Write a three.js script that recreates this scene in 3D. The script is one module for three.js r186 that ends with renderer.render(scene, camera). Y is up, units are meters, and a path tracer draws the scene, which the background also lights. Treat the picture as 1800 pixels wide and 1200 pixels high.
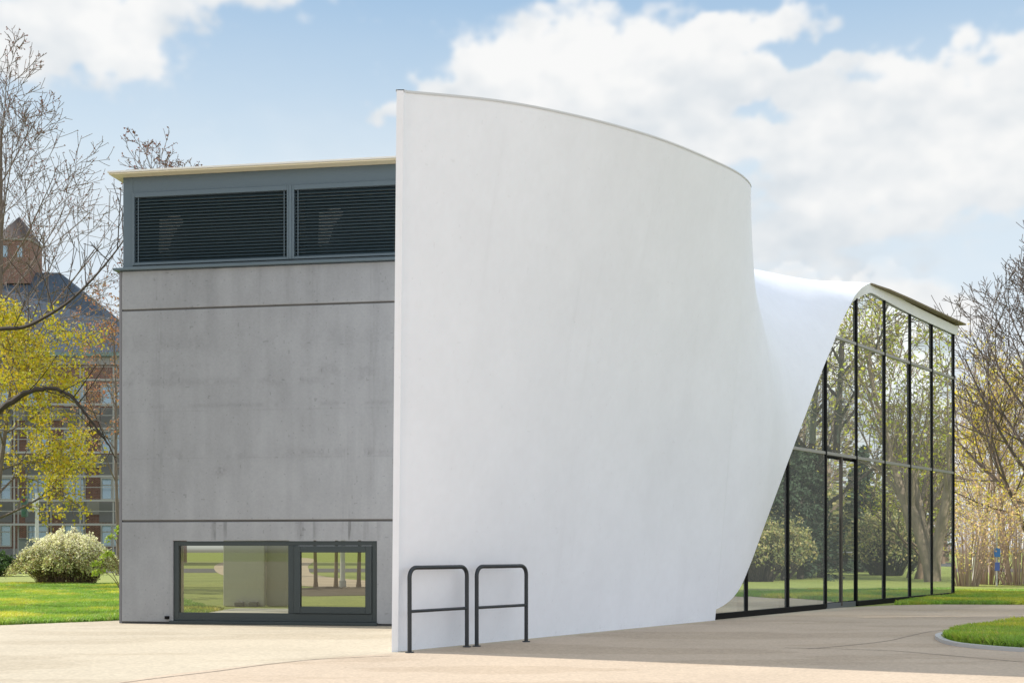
import * as THREE from 'three';
import { mergeGeometries, mergeVertices, toCreasedNormals } from 'three/addons/utils/BufferGeometryUtils.js';
import { RoundedBoxGeometry } from 'three/addons/geometries/RoundedBoxGeometry.js';

// ------------------------------------------------------------------ camera, light, exposure
const F = 2200, CX = 900, HY = 965, EYE = 1.2;              // focal length, centre and horizon of the 1800 x 1200 frame
const scene = new THREE.Scene();
const camera = new THREE.PerspectiveCamera(2 * Math.atan(600 / F) * 180 / Math.PI, 1.5, 0.1, 2000);
camera.position.set(0, EYE, 0);
camera.setViewOffset(1800, 1200, 0, 600 - HY, 1800, 1200);   // a shift lens: verticals stay vertical
camera.updateProjectionMatrix();
const renderer = new THREE.WebGLRenderer({ antialias: true });
renderer.setSize(1024, 682);
renderer.toneMapping = THREE.LinearToneMapping;
renderer.toneMappingExposure = 1.2;
renderer.shadowMap.enabled = true;

const SUN_EL = 38 * Math.PI / 180, SUN_AZ = -73 * Math.PI / 180;   // azimuth from -z, positive to the right
const SUN = new THREE.Vector3(Math.sin(SUN_AZ) * Math.cos(SUN_EL), Math.sin(SUN_EL), -Math.cos(SUN_AZ) * Math.cos(SUN_EL));
const sun = new THREE.DirectionalLight(new THREE.Color(1, 0.945, 0.86), 4.8);
sun.position.copy(SUN).multiplyScalar(120).add(new THREE.Vector3(5, 0, -30));
sun.target.position.set(5, 0, -30);
sun.castShadow = true; sun.shadow.radius = 1.2; sun.shadow.mapSize.set(4096, 4096);
Object.assign(sun.shadow.camera, { left: -70, right: 70, top: 70, bottom: -70, near: 1, far: 300 });
scene.add(sun, sun.target);

// ------------------------------------------------------------------ random numbers and noise
function rng(seed) { let a = seed >>> 0; return () => { a = (a + 0x6D2B79F5) | 0; let t = Math.imul(a ^ (a >>> 15), 1 | a); t = (t + Math.imul(t ^ (t >>> 7), 61 | t)) ^ t; return ((t ^ (t >>> 14)) >>> 0) / 4294967296; }; }
const hash2 = (x, y, s) => { let h = Math.imul(x, 374761393) + Math.imul(y, 668265263) + Math.imul(s, 1274126177) | 0; h = Math.imul(h ^ (h >>> 13), 1274126177); return ((h ^ (h >>> 16)) >>> 0) / 4294967296; };
function vnoise(x, y, s = 0, px = 0, py = px) {              // value noise 0..1, tiling with period px, py when given
  const ix = Math.floor(x), iy = Math.floor(y), fx = x - ix, fy = y - iy;
  const u = fx * fx * fx * (fx * (fx * 6 - 15) + 10), v = fy * fy * fy * (fy * (fy * 6 - 15) + 10);
  const m = (a, p) => p ? ((a % p) + p) % p : a;
  const x0 = m(ix, px), x1 = m(ix + 1, px), y0 = m(iy, py), y1 = m(iy + 1, py);
  const a = hash2(x0, y0, s), b = hash2(x1, y0, s), c = hash2(x0, y1, s), d = hash2(x1, y1, s);
  return a + (b - a) * u + (c - a) * v + (a - b - c + d) * u * v;
}
function fbm(x, y, oct, s = 0, p = 0, q = p) { let t = 0, a = 0.5, n = 0; for (let i = 0; i < oct; i++) { t += a * vnoise(x, y, s + i * 17, p, q); n += a; x *= 2; y *= 2; p *= 2; q *= 2; a *= 0.5; } return t / n; }
const clamp = (x, a = 0, b = 1) => Math.min(b, Math.max(a, x)), sstep = (x, a, b) => { const t = clamp((x - a) / (b - a)); return t * t * (3 - 2 * t); }, mix = (a, b, t) => a + (b - a) * t;

// ------------------------------------------------------------------ sky: air and clouds
function makeSky() {
  const W = 3072, H = 1536, data = new Float32Array(W * H * 4);
  const toAE = (px, py) => { const az = Math.atan((px - CX) / F); return [az * 57.2958, Math.atan((HY - py) / F * Math.cos(az)) * 57.2958]; };
  // cloud masses: place, half width, half height (in the photograph's scale, 38.4 to a degree), weight
  const K = 1 / 38.4;
  const masses = [[90, 45, 190, 75, 1.1], [230, 95, 75, 42, 0.9], [330, 10, 150, 38, 0.9], [20, 95, 90, 45, 0.7], [470, -20, 90, 30, .8],
    [960, 105, 125, 82, 1.15], [1070, 120, 140, 70, 1.1], [1180, 120, 95, 80, 1.15], [840, 150, 110, 60, 1.05], [1060, 215, 330, 80, 1.0], [1270, 140, 70, 65, 1.0], [745, 175, 70, 34, .85], [680, 190, 34, 20, 0.8],
    [1370, 58, 105, 30, 1.0], [1250, 45, 45, 22, .75], [1420, 140, 75, 40, .95], [1340, 150, 50, 24, .7], [1580, 115, 72, 24, .9], [1640, 150, 90, 36, .85], [1490, 215, 170, 62, 1.0], [1640, 250, 190, 82, 1.05], [1770, 215, 80, 52, 1.0], [1800, 105, 50, 24, .75], [1760, 290, 130, 70, 1.0], [1440, 300, 130, 60, .95], [1600, 340, 260, 60, .85], [1200, 290, 140, 36, .55], [1850, 180, 100, 80, .9]]
    .map(([x, y, w, h, k]) => { const [a, e] = toAE(x, y); return [a, e, w * K, h * K, k]; });
  const holes = [[1415, 92, 75, 17, .9], [1335, 165, 20, 45, .8], [1345, 205, 45, 22, .8], [1490, 150, 50, 18, .7], [1300, 300, 34, 30, .6], [1720, 185, 45, 22, .6], [1215, 205, 60, 14, .35], [560, 120, 150, 60, .7], [1105, 62, 20, 18, .8], [1590, 335, 70, 16, .4]].map(([x, y, w, h, k]) => { const [a, e] = toAE(x, y); return [a, e, w * K, h * K, k]; });
  const zen = [0.19, 0.34, 0.6], mid = [0.31, 0.46, 0.64], low = [0.55, 0.655, 0.745], hor = [0.73, 0.77, 0.805];
  const out = [0, 0, 0];
  for (let row = 0; row < H; row++) {
    const up = ((row + 0.5) / H - 0.5) * Math.PI, el = up * 57.2958;
    for (let col = 0; col < W; col++) {
      const round = ((col + 0.5) / W - 0.5) * 2 * Math.PI, x = Math.cos(round) * Math.cos(up), y = Math.sin(up), z = Math.sin(round) * Math.cos(up);
      const i = (row * W + col) * 4; data[i + 3] = 1;
      if (el < -1) { data[i] = 0.34; data[i + 1] = 0.33; data[i + 2] = 0.29; continue; }
      let az = Math.atan2(x, -z) * 57.2958;
      const cs = x * SUN.x + y * SUN.y + z * SUN.z;
      const e = Math.max(el, 0);
      for (let c = 0; c < 3; c++) out[c] = e > 24 ? mix(mid[c], zen[c], sstep(e, 24, 75)) : e > 17 ? mix(low[c], mid[c], (e - 17) / 7) : mix(hor[c], low[c], e / 17);
      const glow = 0.1 * Math.pow(Math.max(0, cs), 6);
      for (let c = 0; c < 3; c++) out[c] += glow * (1 - 0.12 * c);
      // clouds
      let dens = 0, tall = 0;
      const near = sstep(Math.abs(az), 33, 25) * sstep(e, 31, 26);
      if (near > 0) {
        const wx = (fbm(az * 0.55 + 40, e * 0.8, 5, 3) - 0.5) * 4.2, wy = (fbm(az * 0.55 + 90, e * 0.8 + 7, 5, 9) - 0.5) * 2.6;
        let d = 0, t = 0;
        for (const [ca, ce, rw, rh, k] of masses) {
          const q = ((az + wx - ca) / rw) ** 2 + ((e + wy - ce) / rh) ** 2;
          if (q < 4) { const v = k * Math.exp(-q * 1.05); d += v; t += v * (e + wy - ce) / rh; }
        }
        if (d > 0) t /= d;
        for (const [ca, ce, rw, rh, k] of holes) { const q = ((az + wx * 0.6 - ca) / rw) ** 2 + ((e + wy * 0.6 - ce) / rh) ** 2; if (q < 5) d -= k * Math.exp(-q); }
        d = Math.max(0, d);
        const f = fbm(az * 1.3 + 11, e * 1.8 + 3, 5, 21);
        const veil = (1.5 * sstep(e, 19, 12) * sstep(az, -5, 8) + 0.45 * sstep(e, 24, 8)) * sstep(fbm(az * 0.22, e * 0.5, 5, 55), 0.22, 0.7);
        dens = near * clamp(Math.max(sstep(d + (f - 0.5) * 0.8, 0.16, 0.95) * clamp(0.78 + d * 0.35), veil)); tall = t;
      }
      if (near < 1) {
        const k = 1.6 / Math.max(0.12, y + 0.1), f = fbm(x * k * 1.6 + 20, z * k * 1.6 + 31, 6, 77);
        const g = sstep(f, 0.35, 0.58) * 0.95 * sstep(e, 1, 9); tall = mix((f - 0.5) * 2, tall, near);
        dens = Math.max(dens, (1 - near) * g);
      }
      const shadeN = fbm(az * 0.35 + 5, e * 0.6 + 60, 4, 33);
      const lit = clamp(0.66 + 0.3 * sstep(e, 17, 9) + 0.34 * tall + (shadeN - 0.5) * 1.5 + (fbm(az * 1.1, e * 1.7 + 30, 4, 91) - 0.5) * 0.5), warm = 1 + 0.05 * Math.pow(Math.max(0, cs), 3);
      const front = 1 + 0.8 * (1 - near) * (0.5 - 0.5 * cs);   // clouds outside the view brightened, most opposite the sun, to light the white wall
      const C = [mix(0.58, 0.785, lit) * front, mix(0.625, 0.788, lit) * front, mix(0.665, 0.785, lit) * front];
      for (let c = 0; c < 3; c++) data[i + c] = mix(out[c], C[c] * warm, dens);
    }
  }
  const t = new THREE.DataTexture(data, W, H, THREE.RGBAFormat, THREE.FloatType);
  t.mapping = THREE.EquirectangularReflectionMapping; t.magFilter = THREE.LinearFilter; t.needsUpdate = true;
  return t;
}
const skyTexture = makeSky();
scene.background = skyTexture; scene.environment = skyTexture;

// ------------------------------------------------------------------ textures and materials
function texture(w, h, fn, srgb = false, repeat = true) {    // fn(u, v) in 0..1 returns linear [r, g, b]
  const d = new Uint8Array(w * h * 4);
  for (let j = 0; j < h; j++) for (let i = 0; i < w; i++) {
    const c = fn((i + 0.5) / w, (j + 0.5) / h), k = (j * w + i) * 4;
    for (let a = 0; a < 3; a++) { let v = clamp(typeof c === 'number' ? c : c[a]); if (srgb) v = v <= 0.0031308 ? v * 12.92 : 1.055 * Math.pow(v, 1 / 2.4) - 0.055; d[k + a] = Math.round(v * 255); }
    d[k + 3] = 255;
  }
  const t = new THREE.DataTexture(d, w, h); t.magFilter = THREE.LinearFilter; t.minFilter = THREE.LinearMipmapLinearFilter;
  t.wrapS = t.wrapT = repeat ? THREE.RepeatWrapping : THREE.ClampToEdgeWrapping; if (srgb) t.colorSpace = THREE.SRGBColorSpace; t.needsUpdate = true; return t;
}
const lin = (r, g, b) => new THREE.Color().setRGB(r, g, b);
const std = (c, rough = 0.7, more = {}) => new THREE.MeshStandardMaterial({ color: Array.isArray(c) ? lin(...c) : c, roughness: rough, side: THREE.DoubleSide, ...more });

// precast concrete of the box: 8 x 8 m, not repeating (u across the face, v up)
const FACE = 8;
const texConcrete = texture(1024, 1024, (u, v) => {
  const x = u * FACE, y = v * FACE;                          // metres from the left edge and the ground
  let k = 0.285;
  k += 0.085 * (fbm(x * 0.7, y * 0.55, 5, 4) - 0.5) + 0.05 * (fbm(x * 5, y * 2.2, 4, 8) - 0.5) + 0.03 * (fbm(x * 40, y * 40, 2, 9) - 0.5);
  k += 0.022 * (fbm(x * 3.2, y * 0.12, 3, 14) - 0.5);        // faint bands left by the formwork
  const rows = (yy, h, s) => Math.exp(-(((y - yy) / h) ** 2)) * sstep(fbm(x * 3.1, yy + y * 3, 4, s), 0.5, 0.62) * (0.55 + 0.9 * vnoise(x * 38, y * 38, s));
  k -= 0.032 * rows(4.05, 0.1, 31) + 0.026 * rows(3.88, 0.07, 35) + 0.028 * rows(3.5, 0.035, 37) + 0.028 * rows(2.72, 0.09, 39) + 0.02 * rows(4.5, 0.15, 41);
  if (Math.abs(y - 3.42) < 0.012 || Math.abs(y - 2.66) < 0.008) k -= 0.02 * vnoise(x * 3, 5, 2);
  k -= 0.1 * Math.exp(-(((x - 1.75) / 0.1) ** 2 + ((y - 2.45) / 0.09) ** 2)) * vnoise(x * 30, y * 30, 1);   // a round stain
  if (y > 1.33 && y < 1.66) {                                // dark runs of dirty water above the window
    const at = sstep(x, 2.9, 3.2) * sstep(x, 4.45, 4.2) + 0.7 * sstep(x, 1.55, 1.65) * sstep(x, 2.0, 1.9);
    k -= 0.13 * at * sstep(vnoise(x * 17, y * 0.7, 61), 0.5, 0.85) * sstep(y + 0.2 * vnoise(x * 31, 3, 7), 1.4, 1.56) * (0.6 + 0.6 * vnoise(x * 60, y * 9, 63));
  }
  if (vnoise(x * 26, y * 26, 71) > 0.95) k -= 0.06;
  k += 0.03 * (fbm(x * 9, y * 0.5, 4, 75) - 0.5) - 0.03 * sstep(vnoise(x * 4.2, y * 0.35, 79), 0.72, 0.9) * vnoise(x * 40, y * 3, 83);         // blowholes
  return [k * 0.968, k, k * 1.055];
}, true, false);
const bumpConcrete = texture(512, 512, (u, v) => 0.5 + 0.5 * (fbm(u * 40, v * 40, 4, 6, 40) - 0.5) - (vnoise(u * 90, v * 90, 5, 90) > 0.93 ? 0.3 : 0), false);
// white coated concrete of the shell: 24 x 10 m, with faint runs and trowel clouds
const texShell = texture(2048, 1024, (u, v) => {
  const x = u * 24, y = v * 10;
  let k = 0.885 + 0.05 * (fbm(x * 0.55, y * 0.4, 5, 101) - 0.5) + 0.014 * (fbm(x * 2.6, y * 0.3, 4, 105) - 0.5) + 0.05 * (fbm(x * 2.2, y * 2, 5, 109) - 0.5) + 0.03 * (fbm(x * 14, y * 11, 3, 113) - 0.5);
  k -= 0.025 * sstep(vnoise(x * 6.5, y * 0.2, 111), 0.74, 0.95) * sstep(vnoise(x * 0.9, y * 0.5, 115), 0.4, 0.75) * vnoise(x * 30, y * 1.5, 119);
  if (vnoise(x * 22, y * 16, 121) > 0.972) k -= 0.05;
  if (y < 0.3 && vnoise(x * 60, y * 60, 125) > 0.66 + y * 1.1) k -= 0.07 * vnoise(x * 7, 3, 127);   // specks splashed up from the paving
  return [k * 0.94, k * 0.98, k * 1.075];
}, true, false);
const bumpShell = texture(1024, 512, (u, v) => 0.5 * fbm(u * 24, v * 12, 5, 131, 24, 12) + 0.5 * fbm(u * 150, v * 60, 2, 137, 150, 60));
// pale bound gravel: 10 x 10 m
const texPave = (base, s) => texture(1024, 1024, (u, v) => {
  const g = fbm(u * 6, v * 6, 5, s, 6), f = vnoise(u * 400, v * 400, s + 3, 400), f2 = vnoise(u * 190, v * 190, s + 5, 190), st = sstep(fbm(u * 3, v * 9, 5, s + 9, 3, 9), 0.5, 0.62) * (0.6 + 0.4 * vnoise(u * 120, v * 120, s, 120));
  const k = 1 + 0.16 * (g - 0.5) + 0.22 * (f - 0.5) + 0.12 * (f2 - 0.5) - 0.13 * st;
  return [base[0] * k, base[1] * k * (1 - 0.02 * st), base[2] * k * (1 - 0.05 * st)];
}, true);
const bumpPave = texture(512, 512, (u, v) => fbm(u * 160, v * 160, 2, 301, 160));
const texGrassBase = texture(1024, 1024, (u, v) => {
  const g = fbm(u * 10, v * 10, 5, 401, 10), f = fbm(u * 220, v * 220, 2, 409, 220), k = 0.55 + 0.9 * f;
  return [mix(0.18, 0.30, g) * k, mix(0.23, 0.33, g) * k, mix(0.04, 0.075, g) * k];
}, true);
const texBark = texture(256, 256, (u, v) => { const k = 0.55 + 0.9 * fbm(u * 12, v * 3, 4, 501, 12, 3); return [0.12 * k, 0.1 * k, 0.085 * k]; }, true);

const bumpGlass = texture(512, 512, (u, v) => 0.7 * fbm(u * 3, v * 3, 2, 601, 3) + 0.3 * fbm(u * 9, v * 5, 2, 607, 9, 5));   // roller waves, 1 tile = 1 m
bumpGlass.repeat.set(0.3, 0.3);
const rep = (t, n) => { const c = t.clone(); c.repeat.set(n, n); c.needsUpdate = true; return c; };
const M = {
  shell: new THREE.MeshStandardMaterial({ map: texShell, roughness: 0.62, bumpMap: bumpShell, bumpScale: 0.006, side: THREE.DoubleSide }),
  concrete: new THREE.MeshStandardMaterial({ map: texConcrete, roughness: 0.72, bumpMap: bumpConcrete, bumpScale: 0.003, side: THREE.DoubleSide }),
  joint: std([0.06, 0.06, 0.063], 0.9), cornerTrim: std([0.17, 0.17, 0.185], 0.6), plaster: std([0.66, 0.65, 0.62], 0.9), innerFloor: std([0.3, 0.3, 0.27], 0.6),
  steelBlue: std([0.10, 0.135, 0.16], 0.42, { metalness: 0.25 }), slat: std([0.05, 0.08, 0.098], 0.4, { metalness: 0.3 }), deep: std([0.012, 0.016, 0.018], 0.8),
  anthracite: std([0.035, 0.047, 0.05], 0.42, { metalness: 0.2 }), black: new THREE.MeshPhysicalMaterial({ color: lin(0.004, 0.0045, 0.006), roughness: 0.55, specularIntensity: 0.25, side: THREE.DoubleSide }), alu: std([0.36, 0.36, 0.35], 0.45, { metalness: 0.4 }),
  coping: std([0.58, 0.59, 0.6], 0.5, { metalness: 0.2 }), gold: std([0.62, 0.56, 0.41], 0.55), bronze: std([0.16, 0.125, 0.06], 0.55), roofTop: std([0.7, 0.69, 0.66], 0.7),
  glass: new THREE.MeshPhysicalMaterial({ color: lin(0.52, 0.52, 0.43), transmission: 1, roughness: 0.0, ior: 1.75, thickness: 0, side: THREE.DoubleSide }),
  mirrorGlass: new THREE.MeshPhysicalMaterial({ color: lin(0.84, 0.88, 0.84), transmission: 1, roughness: 0.0, metalness: 0.86, ior: 1.6, thickness: 0, bumpMap: bumpGlass, bumpScale: 0.0007, side: THREE.DoubleSide }),
  rack: std([0.042, 0.048, 0.055], 0.38, { metalness: 0.55 }),
  hallWall: std([0.13, 0.135, 0.14], 0.8), green: std([0.10, 0.24, 0.15], 0.5), paleGreen: std([0.55, 0.8, 0.6], 0.6),
};

// ------------------------------------------------------------------ building helpers
const D2 = (px, py) => EYE * F / (py - HY);                                          // depth of a point on the ground
const P = (px, py, d) => new THREE.Vector3((px - CX) / F * d, EYE + (HY - py) / F * d, -d);
const G = (px, py, y = 0) => { const d = (EYE - y) * F / (py - HY); return new THREE.Vector3((px - CX) / F * d, y, -d); };
const used = new Map();
const numbered = (n) => { const k = used.get(n) || 0; used.set(n, k + 1); return k ? `${n}_${String(k).padStart(3, '0')}` : n; };
function thing(name, label, category, pos = [0, 0, 0], group) {
  const g = new THREE.Group(); g.name = numbered(name); g.position.set(...pos); g.userData = { label, category }; if (group) g.userData.group = group; scene.add(g); return g;
}
function part(name, geo, mat, parent, extra) {
  const m = new THREE.Mesh(Array.isArray(geo) ? mergeGeometries(geo.map((g) => (g.index ? g.toNonIndexed() : g)), false) : geo, mat);
  m.name = name; m.castShadow = m.receiveShadow = true; if (extra) Object.assign(m.userData, extra); parent.add(m); return m;
}
function subgroup(name, parent, extra) { const g = new THREE.Group(); g.name = name; if (extra) Object.assign(g.userData, extra); parent.add(g); return g; }
function struct(name, geo, mat, kind = 'structure') { const m = part(name, geo, mat, scene); m.userData.kind = kind; return m; }
function copyThing(root, name, pos, turn, scale, label, group) {
  const c = root.clone(); c.name = numbered(name); c.position.set(...pos); c.rotation.y = turn; c.scale.setScalar(scale); c.userData = { ...root.userData, label }; if (group) c.userData.group = group; scene.add(c); return c;
}
function box(x0, x1, y0, y1, z0, z1, bevel = 0) {
  const w = x1 - x0, h = y1 - y0, d = z1 - z0;
  const g = bevel ? new RoundedBoxGeometry(w, h, d, 1, Math.min(bevel, w / 2.01, h / 2.01, d / 2.01)) : new THREE.BoxGeometry(w, h, d);
  g.translate((x0 + x1) / 2, (y0 + y1) / 2, (z0 + z1) / 2); return g.index ? g.toNonIndexed() : g;
}
function xzShape(points, y, mat, name, uvScale, smooth = true, tilt) {   // a flat sheet from outline points [x, z]
  const pts = smooth ? new THREE.CatmullRomCurve3(points.map(([x, z]) => new THREE.Vector3(x, 0, z)), true, 'centripetal').getPoints(points.length * 10).map((p) => new THREE.Vector2(p.x, -p.z)) : points.map(([x, z]) => new THREE.Vector2(x, -z));
  const g = new THREE.ShapeGeometry(new THREE.Shape(pts)); g.rotateX(-Math.PI / 2); g.translate(0, y, 0);
  const p = g.attributes.position, uv = g.attributes.uv; for (let i = 0; i < p.count; i++) uv.setXY(i, p.getX(i) / uvScale, p.getZ(i) / uvScale);
  return struct(name, g, mat);
}
function tube(points, r, seg = 60, sides = 10) { return new THREE.TubeGeometry(new THREE.CatmullRomCurve3(points, false, 'centripetal'), seg, r, sides, false).toNonIndexed(); }

// ------------------------------------------------------------------ ground, lawn, paving
const mPaveA = new THREE.MeshStandardMaterial({ map: texPave([0.475, 0.415, 0.318], 201), bumpMap: bumpPave, bumpScale: 0.003, roughness: 0.9, side: THREE.DoubleSide });
const mPaveB = new THREE.MeshStandardMaterial({ map: texPave([0.48, 0.388, 0.295], 221), bumpMap: bumpPave, bumpScale: 0.003, roughness: 0.9, side: THREE.DoubleSide });
const mLawn = new THREE.MeshStandardMaterial({ map: texGrassBase, roughness: 0.95, side: THREE.DoubleSide });
{
  const g = new THREE.CircleGeometry(420, 64); g.rotateX(-Math.PI / 2); g.translate(0, -0.012, -40);
  const p = g.attributes.position, uv = g.attributes.uv; for (let i = 0; i < p.count; i++) uv.setXY(i, p.getX(i) / 6, p.getZ(i) / 6);
  struct('ground', g, mLawn);
}
xzShape([[-90, 70], [-90, -15.5], [-30, -16.6], [-16, -17.6], [-11, -18.5], [-8.1, -19.85], [-6.6, -21.2], [-5.4, -21.6], [1, -21.5], [8.2, -26.9], [9.3, -27.25], [12, -27.0], [18, -26.8], [30, -26.2], [90, -24], [90, 70]], -0.004, mPaveA, 'pavement', 9, false);
xzShape([[30, -26.2], [18, -26.7], [12, -26.95], [9.3, -27.2], [8.2, -26.85], [3.35, -20.8], [-1.3, -14.5], [-1.9, -13.95], [-2.6, -13.1], [-3.3, -12.0], [-3.7, -10.9], [-4.6, -9.2], [-8, -6], [-18, -3], [-18, 10], [30, 10]], 0.0, mPaveB, 'path', 7, false);

for (const line of [[[1420, 1140], [1500, 1133], [1560, 1126], [1600, 1117], [1640, 1109], [1690, 1105]], [[1380, 1138], [1480, 1140], [1580, 1144], [1640, 1149], [1720, 1156], [1800, 1163]], [[688, 1152], [640, 1154], [560, 1158], [470, 1167], [380, 1179], [270, 1192], [180, 1204]]]) {
  const c = new THREE.CatmullRomCurve3(line.map(([x, y]) => G(x, y, 0.003)), false, 'centripetal').getPoints(80), pos = [], idx = [], R = rng(line[0][0]);
  c.forEach((p, i) => { const t = c[Math.min(i + 1, 80)].clone().sub(c[Math.max(i - 1, 0)]).normalize(), w = 0.009 + 0.008 * R(); pos.push(p.x - t.z * w, 0.003, p.z + t.x * w, p.x + t.z * w, 0.003, p.z - t.x * w); if (i) idx.push(2 * i - 2, 2 * i - 1, 2 * i, 2 * i - 1, 2 * i + 1, 2 * i); });
  const g = new THREE.BufferGeometry(); g.setAttribute('position', new THREE.Float32BufferAttribute(pos, 3)); g.setIndex(idx); g.computeVertexNormals();
  struct(numbered('paving_joint'), g, std([0.3, 0.25, 0.2], 0.95));
}
// ------------------------------------------------------------------ the pavilion
const CORNER = new THREE.Vector3(-1.413, 0, -14.67), TH = Math.atan2(0.8027, 0.5964);
const pavilion = thing('pavilion', 'modern pavilion with curved white shell wall, grey concrete box and tall glass front', 'building', CORNER.toArray());
const shellM = new THREE.Matrix4().makeRotationY(TH);                                                       // local (s, y, n)
const boxM = new THREE.Matrix4().makeTranslation(-1.9 - CORNER.x, 0, -19.56 - CORNER.z).multiply(new THREE.Matrix4().makeRotationY(-Math.asin(0.1627)));
const inS = (g) => { g.applyMatrix4(shellM); return g; }, inB = (g) => { g.applyMatrix4(boxM); return g; };
// a pixel on the plane of the glass front -> [s, height]
const onFront = (px, py) => { const q = (px - CX) / F, t = (q * 14.67 + 1.413) / (0.743 - q), d = 14.67 + t; return [t * 1.2458, EYE + (HY - py) / F * d]; };
const edgePts = [[1256, 1072], [1272, 1064], [1288, 1051], [1303, 1030], [1320, 990], [1345, 922], [1368, 860], [1393, 792], [1420, 720], [1447, 648], [1464, 607], [1478, 570], [1493, 540], [1505, 518], [1518, 504], [1534, 497.5], [1555, 508], [1600, 533]].map(([x, y]) => onFront(x, y));
const roofY = edgePts[edgePts.length - 1][1];
edgePts.push([19.5, roofY - 0.02], [21.5, roofY - 0.03]);
const edgeCurve = new THREE.CatmullRomCurve3(edgePts.map(([s, y]) => new THREE.Vector3(s, y, 0)), false, 'centripetal').getPoints(600);
const S_END = 8.14;
function edgeY(s) {
  if (s <= S_END) return -0.06;
  if (s <= edgeCurve[0].x) return edgeCurve[0].y;
  let a = 0, b = edgeCurve.length - 1; while (b - a > 1) { const m = (a + b) >> 1; if (edgeCurve[m].x < s) a = m; else b = m; }
  const A = edgeCurve[a], B = edgeCurve[b]; return mix(A.y, B.y, clamp((s - A.x) / (B.x - A.x)));
}
// upper border: [parameter s, true s, n, height]
const topKeys = [[0, -0.937, 0.919, 6.1], [1, 0.52, 1.1, 6.38], [2.2, 1.95, 1.19, 6.6], [4.1, 3.99, 1.22, 6.85], [6, 5.93, 1.08, 7.05], [7.4, 7.3, 0.9, 7.18], [8.3, 8.15, 0.66, 7.25], [9.1, 8.85, 0.22, 7.45], [9.9, 9.45, -0.65, 7.75], [10.8, 10.2, -1.9, 7.95], [12, 11.4, -3.4, 7.95], [13.5, 13, -4.8, 7.6], [15, 14.8, -5.7, 7.3], [18, 18, -6.4, 7.28], [21.5, 21.5, -6.6, 7.25]];
const midKeys = [[0, 0], [8.2, 0], [9.5, 0.02], [10.8, 0.14], [12, 0.42], [13.2, 0.75], [14.4, 1.0], [21.5, 1.0]];   // how arched the section is
const bulgeKeys = [[0, 0], [8, 0], [9.1, 0.55], [10, 1.2], [11, 1.35], [12, 0.8], [13.2, 0.15], [14, 0], [21.5, 0]];
function keyed(keys, s, k) {                                  // monotone-ish cubic through keys
  let i = 0; while (i < keys.length - 2 && keys[i + 1][0] < s) i++;
  const x0 = keys[i][0], x1 = keys[i + 1][0], h = x1 - x0, t = clamp((s - x0) / h), y0 = keys[i][k], y1 = keys[i + 1][k], d = (y1 - y0) / h;
  const m0 = i > 0 ? ((y0 - keys[i - 1][k]) / (x0 - keys[i - 1][0]) + d) / 2 : d, m1 = i < keys.length - 2 ? ((keys[i + 2][k] - y1) / (keys[i + 2][0] - x1) + d) / 2 : d;
  const t2 = t * t, t3 = t2 * t; return (2 * t3 - 3 * t2 + 1) * y0 + (t3 - 2 * t2 + t) * h * m0 + (-2 * t3 + 3 * t2) * y1 + (t3 - t2) * h * m1;
}
function shellPoint(s, v, out) {                              // s along the foot, v from the foot or glass edge (0) to the upper border (1)
  const e = edgeY(s), T = [keyed(topKeys, s, 1), keyed(topKeys, s, 2), keyed(topKeys, s, 3)], arch = keyed(midKeys, s, 1);
  // control point of a quadratic: on the chord for the wall, up and out for the roof
  const cs = (s + T[0]) / 2, cn = keyed(bulgeKeys, s, 1) + mix(T[1] / 2, Math.max(T[1] * 0.33, mix(-0.75, -1.9, sstep(s, 13.7, 15.3))), arch), cy = mix((Math.max(e, 0) + T[2]) / 2, T[2] + 0.06, arch);
  const a = (1 - v) ** 2, b = 2 * v * (1 - v), c = v * v;
  return out.set(a * s + b * cs + c * T[0], a * e + b * cy + c * T[2], b * cn + c * T[1]);
}
const thick = (s) => mix(0.09, 0.21, sstep(s, 13.4, 15.2)) - 0.04 * sstep(s, 2, 6) * sstep(s, 14, 13);
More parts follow.
